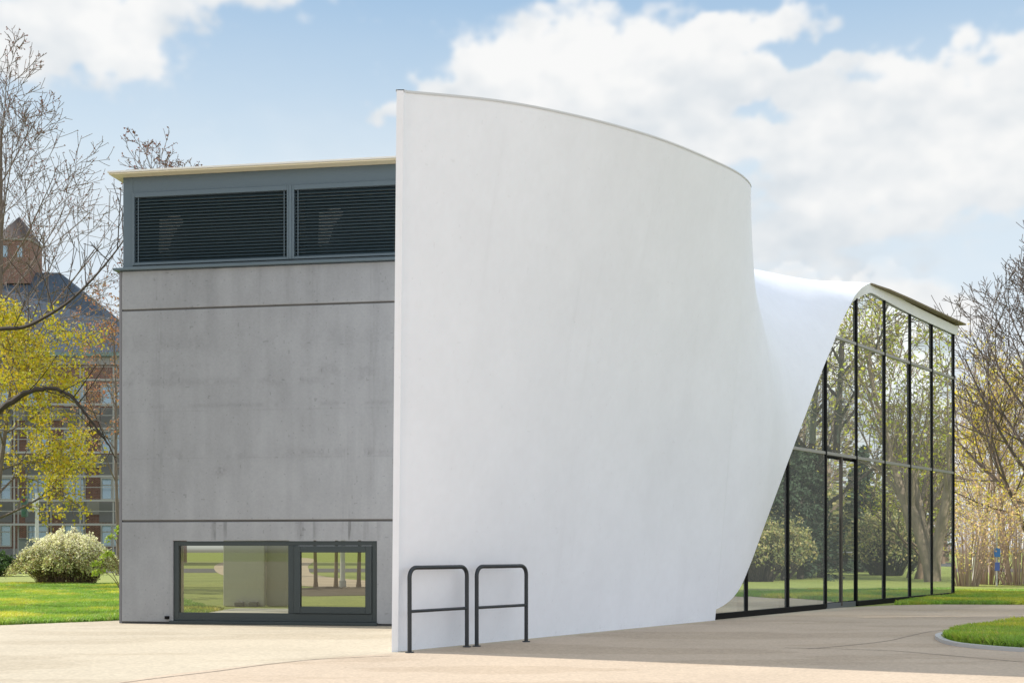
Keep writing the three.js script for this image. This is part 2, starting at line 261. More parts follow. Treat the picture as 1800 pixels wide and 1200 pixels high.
{
  const ss = []; for (let s = 0; s < S_END; s += 0.1) ss.push(s); ss.push(S_END - 0.004, S_END + 0.004); for (let s = S_END + 0.06; s < 21.5; s += 0.07) ss.push(s); ss.push(21.5);
  const NV = 72, out = [], inn = [], p = new THREE.Vector3(), a = new THREE.Vector3(), b = new THREE.Vector3(), c = new THREE.Vector3(), d = new THREE.Vector3();
  for (const s of ss) {
    const ro = [], ri = [], h = 0.03, sa = s > S_END ? Math.max(S_END + 0.005, s - h) : Math.max(0, s - h), sb = s > S_END ? Math.min(21.5, s + h) : Math.min(S_END - 0.003, s + h), th = thick(s);
    for (let j = 0; j <= NV; j++) {
      const v = j / NV; shellPoint(s, v, p);
      shellPoint(sa, v, a); shellPoint(sb, v, b); shellPoint(s, Math.max(0, v - 0.01), c); shellPoint(s, Math.min(1, v + 0.01), d);
      const nrm = b.clone().sub(a).cross(d.clone().sub(c)).normalize();
      const p0 = p.clone(); if (s === 0) p.add(new THREE.Vector3(0.596 * 0.075, 0, 0.803 * 0.075));
      ro.push(p.clone());
      const q = p.clone().addScaledVector(nrm, -th); if (s < S_END) q.y = Math.max(q.y, -0.06); if (j === 0) q.z = Math.min(p.z, q.z); if (s === 0) q.copy(p0); ri.push(q);
    }
    out.push(ro); inn.push(ri);
  }
  const grid = (rows, flip, uv = (q, i, j) => [ss[i] / 24, Math.max(0, q.y) / 10]) => {
    const pos = [], uvs = [], idx = [], n = rows[0].length;
    rows.forEach((r, i) => r.forEach((q, j) => { pos.push(q.x, q.y, q.z); uvs.push(...uv(q, i, j)); }));
    for (let i = 0; i < rows.length - 1; i++) for (let j = 0; j < n - 1; j++) { const k = i * n + j; if (flip) idx.push(k, k + 1, k + n, k + 1, k + n + 1, k + n); else idx.push(k, k + n, k + 1, k + 1, k + n, k + n + 1); }
    const g = new THREE.BufferGeometry(); g.setAttribute('position', new THREE.Float32BufferAttribute(pos, 3)); g.setAttribute('uv', new THREE.Float32BufferAttribute(uvs, 2)); g.setIndex(idx); g.computeVertexNormals(); return inS(g);
  };
  // arc length across the section as the second texture coordinate, so that the roof is not stretched
  const arc = out.map((r) => { let t = Math.max(0, r[0].y); return r.map((q, j) => (t += j ? q.distanceTo(r[j - 1]) : 0)); });
  const uvArc = (q, i, j) => [q.x / 24 + 0.05, (arc[i][j] % 20) / 10];
  const first = ss.findIndex((s) => s > S_END);
  const outer = grid(out, false, uvArc), inner = grid(inn, true, uvArc);
  const rim = (k) => grid(out.map((r, i) => [r[k], inn[i][k]]), k === 0);
  const cap = (i, flip) => grid([out[i], inn[i]], flip, (q, a2, j) => [0.2 + a2 * 0.004, Math.max(0, q.y) / 10]);
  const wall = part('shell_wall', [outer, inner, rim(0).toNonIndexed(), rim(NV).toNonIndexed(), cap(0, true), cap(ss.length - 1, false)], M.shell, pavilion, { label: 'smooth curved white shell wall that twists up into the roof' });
  // thin metal coping along the upper border of the wall
  const copeLine = []; for (let s = 0.0; s < 12; s += 0.12) { const i = ss.reduce((m, x, k) => (Math.abs(x - s) < Math.abs(ss[m] - s) ? k : m), 0); copeLine.push([out[i][NV], inn[i][NV]]); }
  const cp = copeLine.map(([o, n]) => { const w = o.clone().sub(n).setY(0).normalize(); return [o.clone().addScaledVector(w, 0.006).add(new THREE.Vector3(0, -0.014, 0)), o.clone().addScaledVector(w, 0.006).add(new THREE.Vector3(0, 0.01, 0)), n.clone().addScaledVector(w, -0.008).setY(o.y + 0.01), n.clone().addScaledVector(w, -0.008).setY(o.y - 0.014)]; });
  const cg = grid(cp, true, () => [0, 0]).toNonIndexed(); cg.computeVertexNormals();
  part('coping', cg, M.coping, pavilion);
}

// --- glass front
const ST = [8.2, 9.51, 11.28, 13.1, 14.75, 16.42, 18.1, 19.66, 21.35], TR = [3.14, 5.55], NG = -0.1;
const headY = (s) => edgeY(Math.max(s, S_END + 0.01)) - mix(0.05, 0.215, sstep(s, 13.3, 14.9));
{
  const front = subgroup('glass_front', pavilion);
  const R = rng(77);
  const levels = [0.1, ...TR, 9];
  for (let b = 0; b < ST.length - 1; b++) for (let l = 0; l < 3; l++) {
    const s0 = ST[b] + 0.03, s1 = ST[b + 1] - 0.03, y0 = levels[l] + (l ? 0.02 : 0), y1 = levels[l + 1] - 0.02, top = [];
    for (let i = 0; i <= 24; i++) { const s = mix(s0, s1, i / 24), h = Math.min(y1, headY(s)); if (h > y0 + 0.01) top.push([s, h]); }
    if (top.length < 2 || (b === 3 && l === 0)) continue;
    const sh = new THREE.Shape([new THREE.Vector2(top[0][0], y0), new THREE.Vector2(top[top.length - 1][0], y0), ...top.reverse().map(([s, h]) => new THREE.Vector2(s, h))]);
    const g = new THREE.ShapeGeometry(sh), cx = (s0 + s1) / 2, cy = (y0 + Math.min(y1, 7)) / 2;
    g.translate(-cx, -cy, 0); g.rotateY((R() - 0.5) * 0.022); g.rotateX((R() - 0.5) * 0.008); g.translate(cx, cy, NG);
    part('pane', inS(g), M.mirrorGlass, front);
  }
  for (let b = 0; b < ST.length; b++) {
    const s = ST[b], h = b === 0 ? 0.2 : headY(s) + 0.03;
    part('mullion', inS(box(s - 0.036, s + 0.036, b ? 0.02 : -0.02, h, NG - 0.16, NG + 0.035, 0.006)), M.black, front);
  }
  for (const [k, y] of TR.entries()) for (let b = 1; b < ST.length - 1; b++) {
    let a = ST[b] + 0.042; const z = ST[b + 1] - 0.042; while (a < z && headY(a) < y) a += 0.02; if (z - a < 0.1) continue;
    part('transom', inS(box(a, z, y - 0.03, y + 0.03, NG - 0.1, NG + 0.03, 0.004)), M.alu, front);
  }
  part('sill', inS(box(8.25, 13.06, -0.02, 0.1, NG - 0.12, NG + 0.04, 0.006)), M.black, front);
  part('sill', inS(box(14.79, 21.35, -0.02, 0.1, NG - 0.12, NG + 0.04, 0.006)), M.black, front);
  const door = subgroup('door', pavilion);
  for (const [x0, x1] of [[13.15, 13.9], [13.96, 14.7]]) {
    part('pane', inS(box(x0 + 0.05, x1 - 0.05, 0.12, 3.04, NG - 0.012, NG)), M.mirrorGlass, door);
  }
  part('stile', inS(box(13.895, 13.965, 0.03, 3.1, NG - 0.05, NG + 0.03, 0.004)), std([0.06, 0.052, 0.045], 0.5), door);
  part('threshold', inS(box(13.145, 14.705, -0.02, 0.1, NG - 0.1, NG + 0.02, 0.004)), std([0.12, 0.135, 0.15], 0.5, { metalness: 0.3 }), door);
  part('handle', inS(tube([new THREE.Vector3(13.97, 1.13, NG + 0.09), new THREE.Vector3(14.2, 1.13, NG + 0.09), new THREE.Vector3(14.3, 1.13, NG + 0.09)], 0.017, 8, 8)), M.alu, door);
  // edge of the roof above the glass: thin bronze plate over the white rim
  const plate = new THREE.Shape([[15.35, 0.02], [16.2, 0.12], [17.5, 0.15], [21.55, 0.17], [21.55, -6.7], [15.35, -6.7]].map(([s, n]) => new THREE.Vector2(s, -n)));
  const pg = new THREE.ExtrudeGeometry(plate, { depth: 0.035, bevelEnabled: false }); pg.rotateX(-Math.PI / 2); pg.scale(1, 1, 1);
  { const q = pg.attributes.position; for (let i = 0; i < q.count; i++) { q.setZ(i, q.getZ(i)); q.setY(i, q.getY(i) + roofY + 0.01 + 0.3 * clamp(-q.getZ(i) / 6) * 0.99); } pg.computeVertexNormals(); }
  part('roof_edge', inS(pg), M.bronze, pavilion);
  // the hall inside: floor, rear wall, end wall, gallery, green shapes in place of reflections
  part('hall_floor', inS(box(8.3, 21.4, -0.02, 0.05, -6.4, NG - 0.14)), M.innerFloor, pavilion);
  part('rear_wall', inS(box(9.5, 21.48, -0.1, 7.22, -6.75, -6.55)), M.hallWall, pavilion);
  part('end_wall', inS(box(21.36, 21.48, -0.1, 6.9, -6.54, NG - 0.18)), M.hallWall, pavilion);
  part('gallery', inS(box(15.8, 21.3, 4.1, 4.55, -3.6, -1.1, 0.02)), M.plaster, pavilion);
  part('reflection_column', inS(new THREE.CylinderGeometry(0.16, 0.16, 3.4, 20).translate(11.6, 1.7, -1.6)), M.green, pavilion);  // added green column in place of a dark green reflection in the glass
  part('reflection_panel', inS(box(13.35, 13.85, 3.4, 5.2, -0.62, -0.58)), M.paleGreen, pavilion);  // two added panels in place of pale green reflections in the glass
  part('reflection_panel', inS(box(15.0, 15.5, 3.5, 5.4, -0.62, -0.58)), M.paleGreen, pavilion);
}

// --- grey concrete box
{
  const L = -4.545, Rr = 3.5, W = { x0: -3.616, x1: -0.223, y0: 0.03, y1: 1.336 };
  const faceUV = (g) => { const p = g.attributes.position, uv = new Float32Array(p.count * 2); for (let i = 0; i < p.count; i++) { uv[2 * i] = (p.getX(i) - L + p.getZ(i) * 0.3) / FACE; uv[2 * i + 1] = p.getY(i) / FACE; } g.setAttribute('uv', new THREE.BufferAttribute(uv, 2)); return g; };
  const slab = (x0, x1, y0, y1) => { const g = new THREE.ExtrudeGeometry(new THREE.Shape([[x0, y0], [x1, y0], [x1, y1], [x0, y1]].map((q) => new THREE.Vector2(...q))), { depth: 0.12, bevelEnabled: true, bevelThickness: 0.012, bevelSize: 0.012, bevelOffset: -0.012, bevelSegments: 2 }); g.translate(0, 0, -0.132); return g; };
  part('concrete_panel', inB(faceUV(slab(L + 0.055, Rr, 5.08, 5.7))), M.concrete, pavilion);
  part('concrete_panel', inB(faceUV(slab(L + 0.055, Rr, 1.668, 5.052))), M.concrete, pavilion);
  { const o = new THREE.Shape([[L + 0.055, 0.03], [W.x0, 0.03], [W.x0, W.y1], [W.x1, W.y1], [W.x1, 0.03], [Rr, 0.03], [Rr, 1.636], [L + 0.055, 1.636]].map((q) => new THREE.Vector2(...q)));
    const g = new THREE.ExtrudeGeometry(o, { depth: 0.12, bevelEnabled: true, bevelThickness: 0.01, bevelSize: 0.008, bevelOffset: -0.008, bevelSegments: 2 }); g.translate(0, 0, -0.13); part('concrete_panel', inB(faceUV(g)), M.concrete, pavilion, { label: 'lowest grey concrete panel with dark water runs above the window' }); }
  for (const y of [1.636, 5.052]) part('joint_seal', inB(box(L + 0.06, Rr, y - 0.01, y + (y > 2 ? 0.038 : 0.042), -0.1, -0.03)), std([0.115, 0.11, 0.105], 0.9), pavilion);
  part('corner_strip', inB(box(L, L + 0.048, 0.0, 5.7, -0.2, -0.012, 0.004)), M.cornerTrim, pavilion);
  part('base_strip', inB(box(L + 0.05, W.x0 - 0.01, -0.03, 0.03, -0.13, -0.02)), M.joint, pavilion);
  part('base_strip', inB(box(W.x1 + 0.01, Rr, -0.03, 0.03, -0.13, -0.02)), M.joint, pavilion);
  // structural walls behind the panels, with the window opening and a rear opening
  const DZ = -4.4, zf0 = -0.32, zf1 = -0.14;
  part('inner_wall', [[L + 0.03, W.x0 - 0.002, 0, 5.71], [W.x1 + 0.002, Rr, 0, 5.71]].map(([a, b, c, d]) => inB(box(a, b, c, d, zf0, zf1))).concat([inB(box(W.x0 - 0.002, W.x1 + 0.002, W.y1 + 0.003, 5.71, zf0, zf1))]), M.joint, pavilion);
  part('room_lining', [inB(box(L + 0.03, L + 0.23, 1.55, 5.71, DZ, zf0 - 0.002)), inB(box(L + 0.03, L + 0.23, 0, 1.548, -0.7, zf0 - 0.002)), inB(box(Rr - 0.2, Rr, 0, 5.71, DZ, zf0 - 0.002)), inB(box(L + 0.24, Rr - 0.21, 2.6, 2.8, DZ + 0.01, zf0 - 0.003)), inB(box(L + 0.24, Rr - 0.21, -0.1, 0.04, DZ, zf0 - 0.003))], M.plaster, pavilion);
  part('rear_wall', [inB(box(0.5, Rr - 0.21, 0.05, 2.59, DZ, DZ + 0.2)), inB(box(L + 0.24, 0.5, 1.9, 2.59, DZ, DZ + 0.2)), inB(box(L + 0.24, Rr - 0.21, 2.82, 7.2, DZ, DZ + 0.2))], M.plaster, pavilion);
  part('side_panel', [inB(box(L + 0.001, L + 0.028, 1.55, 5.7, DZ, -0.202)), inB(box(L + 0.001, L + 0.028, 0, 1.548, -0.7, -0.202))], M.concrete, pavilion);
  // window: frame, fixed light, opening sash, sill
  const win = subgroup('window', pavilion), fz0 = -0.13, fz1 = -0.035, xm = -1.637, f = 0.085;
  part('frame', [inB(box(W.x0 + 0.004, W.x0 + f, W.y0 + 0.02, W.y1 - 0.004, fz0, fz1, 0.006)), inB(box(W.x1 - f, W.x1 - 0.004, W.y0 + 0.02, W.y1 - 0.004, fz0, fz1, 0.006)), inB(box(W.x0 + f, W.x1 - f, W.y1 - 0.08, W.y1 - 0.004, fz0, fz1 - 0.002, 0.006)), inB(box(W.x0 + f, W.x1 - f, W.y0 + 0.02, W.y0 + 0.15, fz0, fz1 - 0.002, 0.006)), inB(box(xm - 0.05, xm + 0.05, W.y0 + 0.15, W.y1 - 0.08, fz0, fz1 - 0.001, 0.006))], M.anthracite, win);
  const sx0 = xm + 0.052, sx1 = W.x1 - f - 0.002, sy0 = W.y0 + 0.152, sy1 = W.y1 - 0.082, q = 0.105;
  part('sash', [inB(box(sx0, sx0 + q, sy0, sy1, -0.1, -0.012, 0.008)), inB(box(sx1 - q, sx1, sy0, sy1, -0.1, -0.012, 0.008)), inB(box(sx0 + q, sx1 - q, sy1 - q, sy1, -0.1, -0.013, 0.008)), inB(box(sx0 + q, sx1 - q, sy0, sy0 + q, -0.1, -0.013, 0.008))], M.anthracite, win);
  part('pane', inB(new THREE.PlaneGeometry(xm - 0.05 - W.x0 - f, W.y1 - W.y0 - 0.23).translate((W.x0 + f + xm - 0.05) / 2, (W.y0 + 0.15 + W.y1 - 0.08) / 2, -0.08)), M.glass, win);
  part('pane', inB(new THREE.PlaneGeometry(sx1 - sx0 - 2 * q, sy1 - sy0 - 2 * q).translate((sx0 + sx1) / 2, (sy0 + sy1) / 2, -0.055)), M.glass, win);
  part('sill', inB(box(W.x0 - 0.05, W.x1 + 0.02, 0.0, 0.05, -0.13, 0.035, 0.006)), M.anthracite, win);
  for (const x of [W.x0 + f, xm + 0.051]) part('reveal', inB(box(x - 0.001, x + 0.014, W.y0 + 0.15, W.y1 - 0.08, -0.2, -0.131)), M.gold, win);
  part('bracket', inB(box(W.x0 - 0.12, W.x0 - 0.055, 0.075, 0.125, -0.02, 0.05, 0.008)), M.black, win);
  // louvred upper storey
  part('drip_edge', inB(box(L - 0.07, Rr, 5.705, 5.745, -0.2, 0.075, 0.006)), M.steelBlue, pavilion);
  const ly0 = 5.747, ly1 = 7.235, Lx = L + 0.05;
  const lou = subgroup('louvre_band', pavilion);
  part('cladding', [inB(box(Lx, Lx + 0.17, ly0, ly1, -0.25, -0.05, 0.005)), inB(box(Lx + 0.17, Rr, ly1 - 0.26, ly1, -0.25, -0.052, 0.005)), inB(box(Lx + 0.17, Rr, ly0, ly0 + 0.05, -0.25, -0.053, 0.005))], M.steelBlue, lou);
  const lightPatchM = std([0.8, 0.8, 0.77], 0.5);
  part('side_cladding', inB(box(Lx, Lx + 0.05, ly0, ly1, -4.35, -0.252)), M.steelBlue, lou);
  const bays = [[Lx + 0.172, -1.67], [-1.62, 1.2], [1.25, 3.45]], by0 = ly0 + 0.052, by1 = ly1 - 0.262;
  for (const [a, b] of bays) {
    part('frame', [inB(box(a, a + 0.035, by0, by1, -0.16, -0.022, 0.005)), inB(box(b - 0.035, b, by0, by1, -0.16, -0.022, 0.005)), inB(box(a + 0.035, b - 0.035, by1 - 0.075, by1, -0.16, -0.023, 0.005)), inB(box(a + 0.035, b - 0.035, by0, by0 + 0.04, -0.16, -0.023, 0.005))], M.steelBlue, lou);
    const n = 20, z0 = by0 + 0.05, z1 = by1 - 0.085;
    const sg = new THREE.BoxGeometry(b - a - 0.072, 0.008, 0.085); sg.rotateX(0.72);
    for (let k = 0; k < n; k++) { const g = sg.clone().translate((a + b) / 2, mix(z0, z1, (k + 0.5) / n), -0.085); part('slat', inB(g), M.slat, lou); }
    for (const x of [a + 0.09, b - 0.09]) part('guide_rail', inB(box(x, x + 0.012, by0 + 0.04, by1 - 0.075, -0.05, -0.038)), M.steelBlue, lou);
    part('backing', inB(box(a + 0.036, b - 0.036, by0 + 0.04, by1 - 0.076, -0.6, -0.58)), M.deep, lou);
    const dg = new THREE.ExtrudeGeometry(new THREE.Shape([[0, 0], [0.14, 0.02], [0.26, 0.34], [0.42, 0.5], [0.36, 0.58], [0.02, 0.55]].map((q) => new THREE.Vector2(...q))), { depth: 0.06, bevelEnabled: false }); dg.translate(a + 0.38, by0 + 0.24, -0.24); part('light_patch', inB(dg), lightPatchM, lou);  // added pale shape in place of bright light patches behind the slats
  }
  part('mullion', [inB(box(-1.668, -1.622, by0, by1, -0.18, -0.015, 0.005))], M.steelBlue, lou);
  part('mullion', [inB(box(1.202, 1.248, by0, by1, -0.18, -0.015, 0.005))], M.steelBlue, lou);
  // flat roof: pale metal edge over a yellow-cream soffit board
  part('roof_slab', inB(box(L - 0.12, Rr + 0.05, 7.262, 7.292, -4.6, 0.16, 0.004)), M.roofTop, pavilion);
  part('soffit', inB(box(L - 0.1, Rr + 0.04, 7.237, 7.26, -4.55, 0.14, 0.003)), M.gold, pavilion);
}

// ------------------------------------------------------------------ bicycle stands
function bikeStand(label, a, b) {                              // a, b: [s, n] of the two legs
  const A = new THREE.Vector3(a[0], 0, a[1]).applyMatrix4(shellM).add(CORNER), B = new THREE.Vector3(b[0], 0, b[1]).applyMatrix4(shellM).add(CORNER), w = A.distanceTo(B);
  const t = thing('bicycle_stand', label, 'bicycle stand', A.toArray(), 'bicycle stands in front of the white wall');
  t.rotation.y = Math.atan2(-(B.z - A.z), B.x - A.x);
  const h = 0.985, r = 0.11, pts = [[0, -0.05], [0, 0.3], [0, h - r - 0.08], [0, h - r]];
  for (let i = 1; i <= 5; i++) pts.push([r - r * Math.cos(i * Math.PI / 10), h - r + r * Math.sin(i * Math.PI / 10)]);
  pts.push([r + 0.1, h], [w / 2, h], [w - r - 0.1, h]);
  for (let i = 0; i <= 5; i++) pts.push([w - r + r * Math.sin(i * Math.PI / 10), h - r + r * Math.cos(i * Math.PI / 10)]);
  pts.push([w, h - r - 0.08], [w, 0.3], [w, -0.05]);
  part('hoop', new THREE.TubeGeometry(new THREE.CatmullRomCurve3(pts.map(([x, y]) => new THREE.Vector3(x, y, 0)), false, 'centripetal'), 160, 0.0255, 14), M.rack, t);
  part('crossbar', new THREE.CylinderGeometry(0.019, 0.019, w, 12).rotateZ(Math.PI / 2).translate(w / 2, 0.478, 0), M.rack, t);
  for (const x of [0, w]) part('foot_plate', new THREE.CylinderGeometry(0.05, 0.052, 0.012, 18).translate(x, 0.008, 0), M.rack, t);
  return t;
}
bikeStand('dark metal tube bicycle stand nearest the end edge of the white wall', [0, 0.28], [1.05, 0.29]);
bikeStand('dark metal tube bicycle stand farther along the white wall, behind the first stand', [1.2, 0.326], [2.18, 0.37]);

//@@MORE
// ------------------------------------------------------------------ vegetation builders
const mBark = (c) => new THREE.MeshStandardMaterial({ map: texBark, color: lin(...c), roughness: 0.9, side: THREE.DoubleSide });
const barkSlate = mBark([1.1, 1.05, 1.1]), barkLilac = mBark([3.2, 2.9, 2.9]), barkGrey = mBark([1.3, 1.25, 1.25]), barkPale = mBark([2.3, 2.15, 1.95]), barkDark = mBark([0.45, 0.42, 0.4]), barkBrown = mBark([1.7, 1.4, 1.15]);
const leafMat = (c, t = 0.35) => new THREE.MeshPhysicalMaterial({ color: lin(...c), roughness: 0.9, transmission: t, thickness: 0, side: THREE.DoubleSide, vertexColors: true });
class Wood {                                                   // collects tapered, bent branches into one surface
  constructor() { this.pos = []; this.uv = []; this.idx = []; }
  limb(pts, radii, sides) {
    let ref = Math.abs(pts[1].y - pts[0].y) > 0.9 * pts[1].distanceTo(pts[0]) ? new THREE.Vector3(1, 0, 0) : new THREE.Vector3(0, 1, 0);
    const base = this.pos.length / 3, t = new THREE.Vector3(), a = new THREE.Vector3(), b = new THREE.Vector3(); let run = 0;
    for (let i = 0; i < pts.length; i++) {
      t.subVectors(pts[Math.min(i + 1, pts.length - 1)], pts[Math.max(i - 1, 0)]).normalize();
      a.crossVectors(t, ref).normalize(); b.crossVectors(a, t).normalize(); ref = b.clone();
      if (i) run += pts[i].distanceTo(pts[i - 1]);
      for (let k = 0; k <= sides; k++) {
        const th = k / sides * 2 * Math.PI, c = Math.cos(th) * radii[i], s = Math.sin(th) * radii[i];
        this.pos.push(pts[i].x + a.x * c + b.x * s, pts[i].y + a.y * c + b.y * s, pts[i].z + a.z * c + b.z * s); this.uv.push(k / sides, run * 0.8);
      }
    }
    const n = sides + 1;
    for (let i = 0; i < pts.length - 1; i++) for (let k = 0; k < sides; k++) { const q = base + i * n + k; this.idx.push(q, q + n, q + 1, q + 1, q + n, q + n + 1); }
  }
  build() { const g = new THREE.BufferGeometry(); g.setAttribute('position', new THREE.Float32BufferAttribute(this.pos, 3)); g.setAttribute('uv', new THREE.Float32BufferAttribute(this.uv, 2)); g.setIndex(this.idx); g.computeVertexNormals(); return g; }
}
class Leaves {                                                 // many small leaf or petal faces
  constructor() { this.pos = []; this.col = []; }
  add(p, size, R, tone, droop = 0) {
    const d = new THREE.Vector3(R() - 0.5, R() - 0.5 - droop, R() - 0.5).normalize(), w = new THREE.Vector3(R() - 0.5, R() - 0.5, R() - 0.5).cross(d).normalize().multiplyScalar(size * 0.36), e = d.multiplyScalar(size);
    const m = p.clone().addScaledVector(e, 0.45), q = p.clone().add(e);
    this.pos.push(p.x, p.y, p.z, m.x + w.x, m.y + w.y, m.z + w.z, q.x, q.y, q.z, p.x, p.y, p.z, q.x, q.y, q.z, m.x - w.x, m.y - w.y, m.z - w.z);
    const k = 0.75 + 0.5 * R(); for (let i = 0; i < 6; i++) this.col.push(tone[0] * k, tone[1] * k, tone[2] * k);
  }
  build() { const g = new THREE.BufferGeometry(); g.setAttribute('position', new THREE.Float32BufferAttribute(this.pos, 3)); g.setAttribute('color', new THREE.Float32BufferAttribute(this.col, 3)); g.computeVertexNormals(); return g; }
}
const ONE = [1, 1, 1];
/* grows a tree: o = { seed, height, radius, first, spread, levels, kids, up, wiggle, lean, thin, leaf: {n, size, tones, level, scatter, droop}, min } ; returns {trunk, twigs, leaves} */
function grow(o) {
  const R = rng(o.seed), trunk = new Wood(), twigs = new Wood(), leaves = new Leaves(), kids = o.kids, maxL = o.levels;
  const leafAt = (p, n) => { for (let i = 0; i < n; i++) leaves.add(p.clone().add(new THREE.Vector3(R() - 0.5, R() - 0.5, R() - 0.5).multiplyScalar(o.leaf.scatter)), o.leaf.size * (0.6 + 0.8 * R()), R, o.leaf.tones[Math.floor(R() * o.leaf.tones.length)], o.leaf.droop || 0); };
  const shoot = (p, dir, len, r, lv) => {
    const n = lv === 0 ? 14 : lv === 1 ? 9 : lv === 2 ? 6 : 4, pts = [p.clone()], rad = [r * (lv === 0 ? 1.5 : 1)], d = dir.clone(), step = len / n, end = Math.max(o.min, r * (lv === 0 ? 0.22 : 0.3));
    let side = new THREE.Vector3(R() - 0.5, (R() - 0.5) * 0.6, R() - 0.5);
    for (let i = 1; i <= n; i++) {
      side.lerp(new THREE.Vector3(R() - 0.5, R() - 0.5, R() - 0.5), 0.6);
      d.addScaledVector(side, o.wiggle * (lv === 0 ? 0.35 : 1)); d.y += lv === 0 ? 0.05 : (o.up[Math.min(lv, o.up.length - 1)]) / n; d.normalize();
      pts.push(pts[i - 1].clone().addScaledVector(d, step)); rad.push(mix(r, end, Math.pow(i / n, 0.8)));
    }
    (lv === 0 ? trunk : twigs).limb(pts, rad, lv === 0 ? 10 : lv === 1 ? 6 : lv === 2 ? 4 : 3);
    if (o.leaf && lv >= o.leaf.level) for (let i = 1; i <= n; i++) if (R() < o.leaf.density) leafAt(pts[i], o.leaf.n);
    if (lv >= maxL) return;
    const count = kids[lv]; let turn = R() * 6.28;
    for (let k = 0; k < count; k++) {
      const t = lv === 0 ? mix(o.first, 0.98, Math.pow((k + R() * 0.6) / count, 0.9)) : mix(0.22, 0.98, (k + R() * 0.8) / count), f = t * n, i = Math.min(n - 1, Math.floor(f));
      const q = pts[i].clone().lerp(pts[i + 1], f - i), ax = pts[i + 1].clone().sub(pts[i]).normalize();
      turn += 2.4 + (R() - 0.5) * 0.7;
      let e1 = new THREE.Vector3(0, 1, 0).cross(ax); if (e1.lengthSq() < 0.01) e1.set(1, 0, 0); e1.normalize(); const e2 = ax.clone().cross(e1);
      const out = e1.multiplyScalar(Math.cos(turn)).addScaledVector(e2, Math.sin(turn)), ang = (lv === 0 ? mix(o.spread[0], o.spread[1], t) : 0.45 + R() * 0.5);
      const nd = ax.multiplyScalar(Math.cos(ang)).addScaledVector(out, Math.sin(ang)).normalize();
      const nl = lv === 0 ? o.reach * (1.05 - 0.55 * t) * (0.75 + 0.5 * R()) : len * (0.62 - 0.25 * t) * (0.7 + 0.6 * R());
      shoot(q, nd, nl, Math.max(o.min, mix(rad[i], rad[i + 1], f - i) * (lv === 0 ? 0.5 : 0.6)), lv + 1);
    }
  };
  const lean = o.lean || [0, 0];
  const stems = o.stems || 1;
  for (let s = 0; s < stems; s++) { const a = R() * 6.28 + s * 6.28 / stems, k = stems > 1 ? 0.28 : 0; shoot(new THREE.Vector3(Math.cos(a) * k * o.radius * 2, -0.1, Math.sin(a) * k * o.radius * 2), new THREE.Vector3(lean[0] + Math.cos(a) * k, 1, lean[1] + Math.sin(a) * k).normalize(), o.height * (s ? 0.85 : 1), o.radius, 0); }
  if (o.extra) o.extra(trunk, twigs, leaves, R, leafAt, shoot);
  return { trunk: trunk.build(), twigs: twigs.build(), leaves: o.leaf ? leaves.build() : null };
}
function makeTree(name, label, o, pos, bark, leafM, group, kind = 'tree') {
  const g = grow(o), t = thing(name, label, kind, pos, group);
  part('trunk', g.trunk, bark, t);
  part('branches', g.twigs, bark, t);
  if (g.leaves) part(o.leafName || 'crown', g.leaves, leafM, t, { kind: 'stuff' });
  return t;
}
const at = (px, d) => [(px - CX) / F * d, -0.01, -d];
const YEL = [[1, 0.9, 0.1], [0.95, 0.95, 0.14], [0.8, 0.9, 0.12], [1, 0.82, 0.08]], WHT = [[1, 1, 0.88], [1, 0.98, 0.8], [0.85, 0.9, 0.55], [0.62, 0.7, 0.25]];
const mYellow = leafMat([0.8, 0.74, 0.34], 0.5), mWhite = leafMat([0.92, 0.9, 0.76], 0.45), mOrange = leafMat([0.45, 0.27, 0.16]), mBud = leafMat([0.25, 0.16, 0.13], 0.1), mConifer = leafMat([0.05, 0.085, 0.045], 0.15), mGreen = leafMat([0.42, 0.5, 0.1]);

// ------------------------------------------------------------------ left side
const budLeaf = { n: 1, size: 0.06, tones: [ONE, [1.2, 0.8, 0.8]], level: 3, density: 0.5, scatter: 0.04 };
makeTree('bare_tree', 'tall bare tree at the left edge, in front of the brick building', { seed: 11, height: 15.6, lean: [0.02, 0], radius: 0.17, first: 0.28, spread: [0.95, 0.45], reach: 6.6, levels: 4, kids: [17, 7, 5, 3], up: [0, 0.5, 0.35, 0.2], wiggle: 0.16, min: 0.009, leaf: budLeaf, leafName: 'buds' }, at(-24, 42), barkGrey, mBud);
makeTree('blossoming_tree', 'yellow blossoming tree at the left edge, above the lawn', { seed: 23, height: 7.6, radius: 0.13, first: 0.2, spread: [1.35, 0.6], reach: 3.6, levels: 3, kids: [16, 8, 5], up: [0, 0.1, -0.35, -0.5], wiggle: 0.22, min: 0.008, leaf: { n: 7, size: 0.095, tones: YEL, level: 2, density: 0.75, scatter: 0.3, droop: 0.2 }, leafName: 'blossom' }, at(-12, 38), barkGrey, leafMat([0.62, 0.56, 0.24], 0.45));
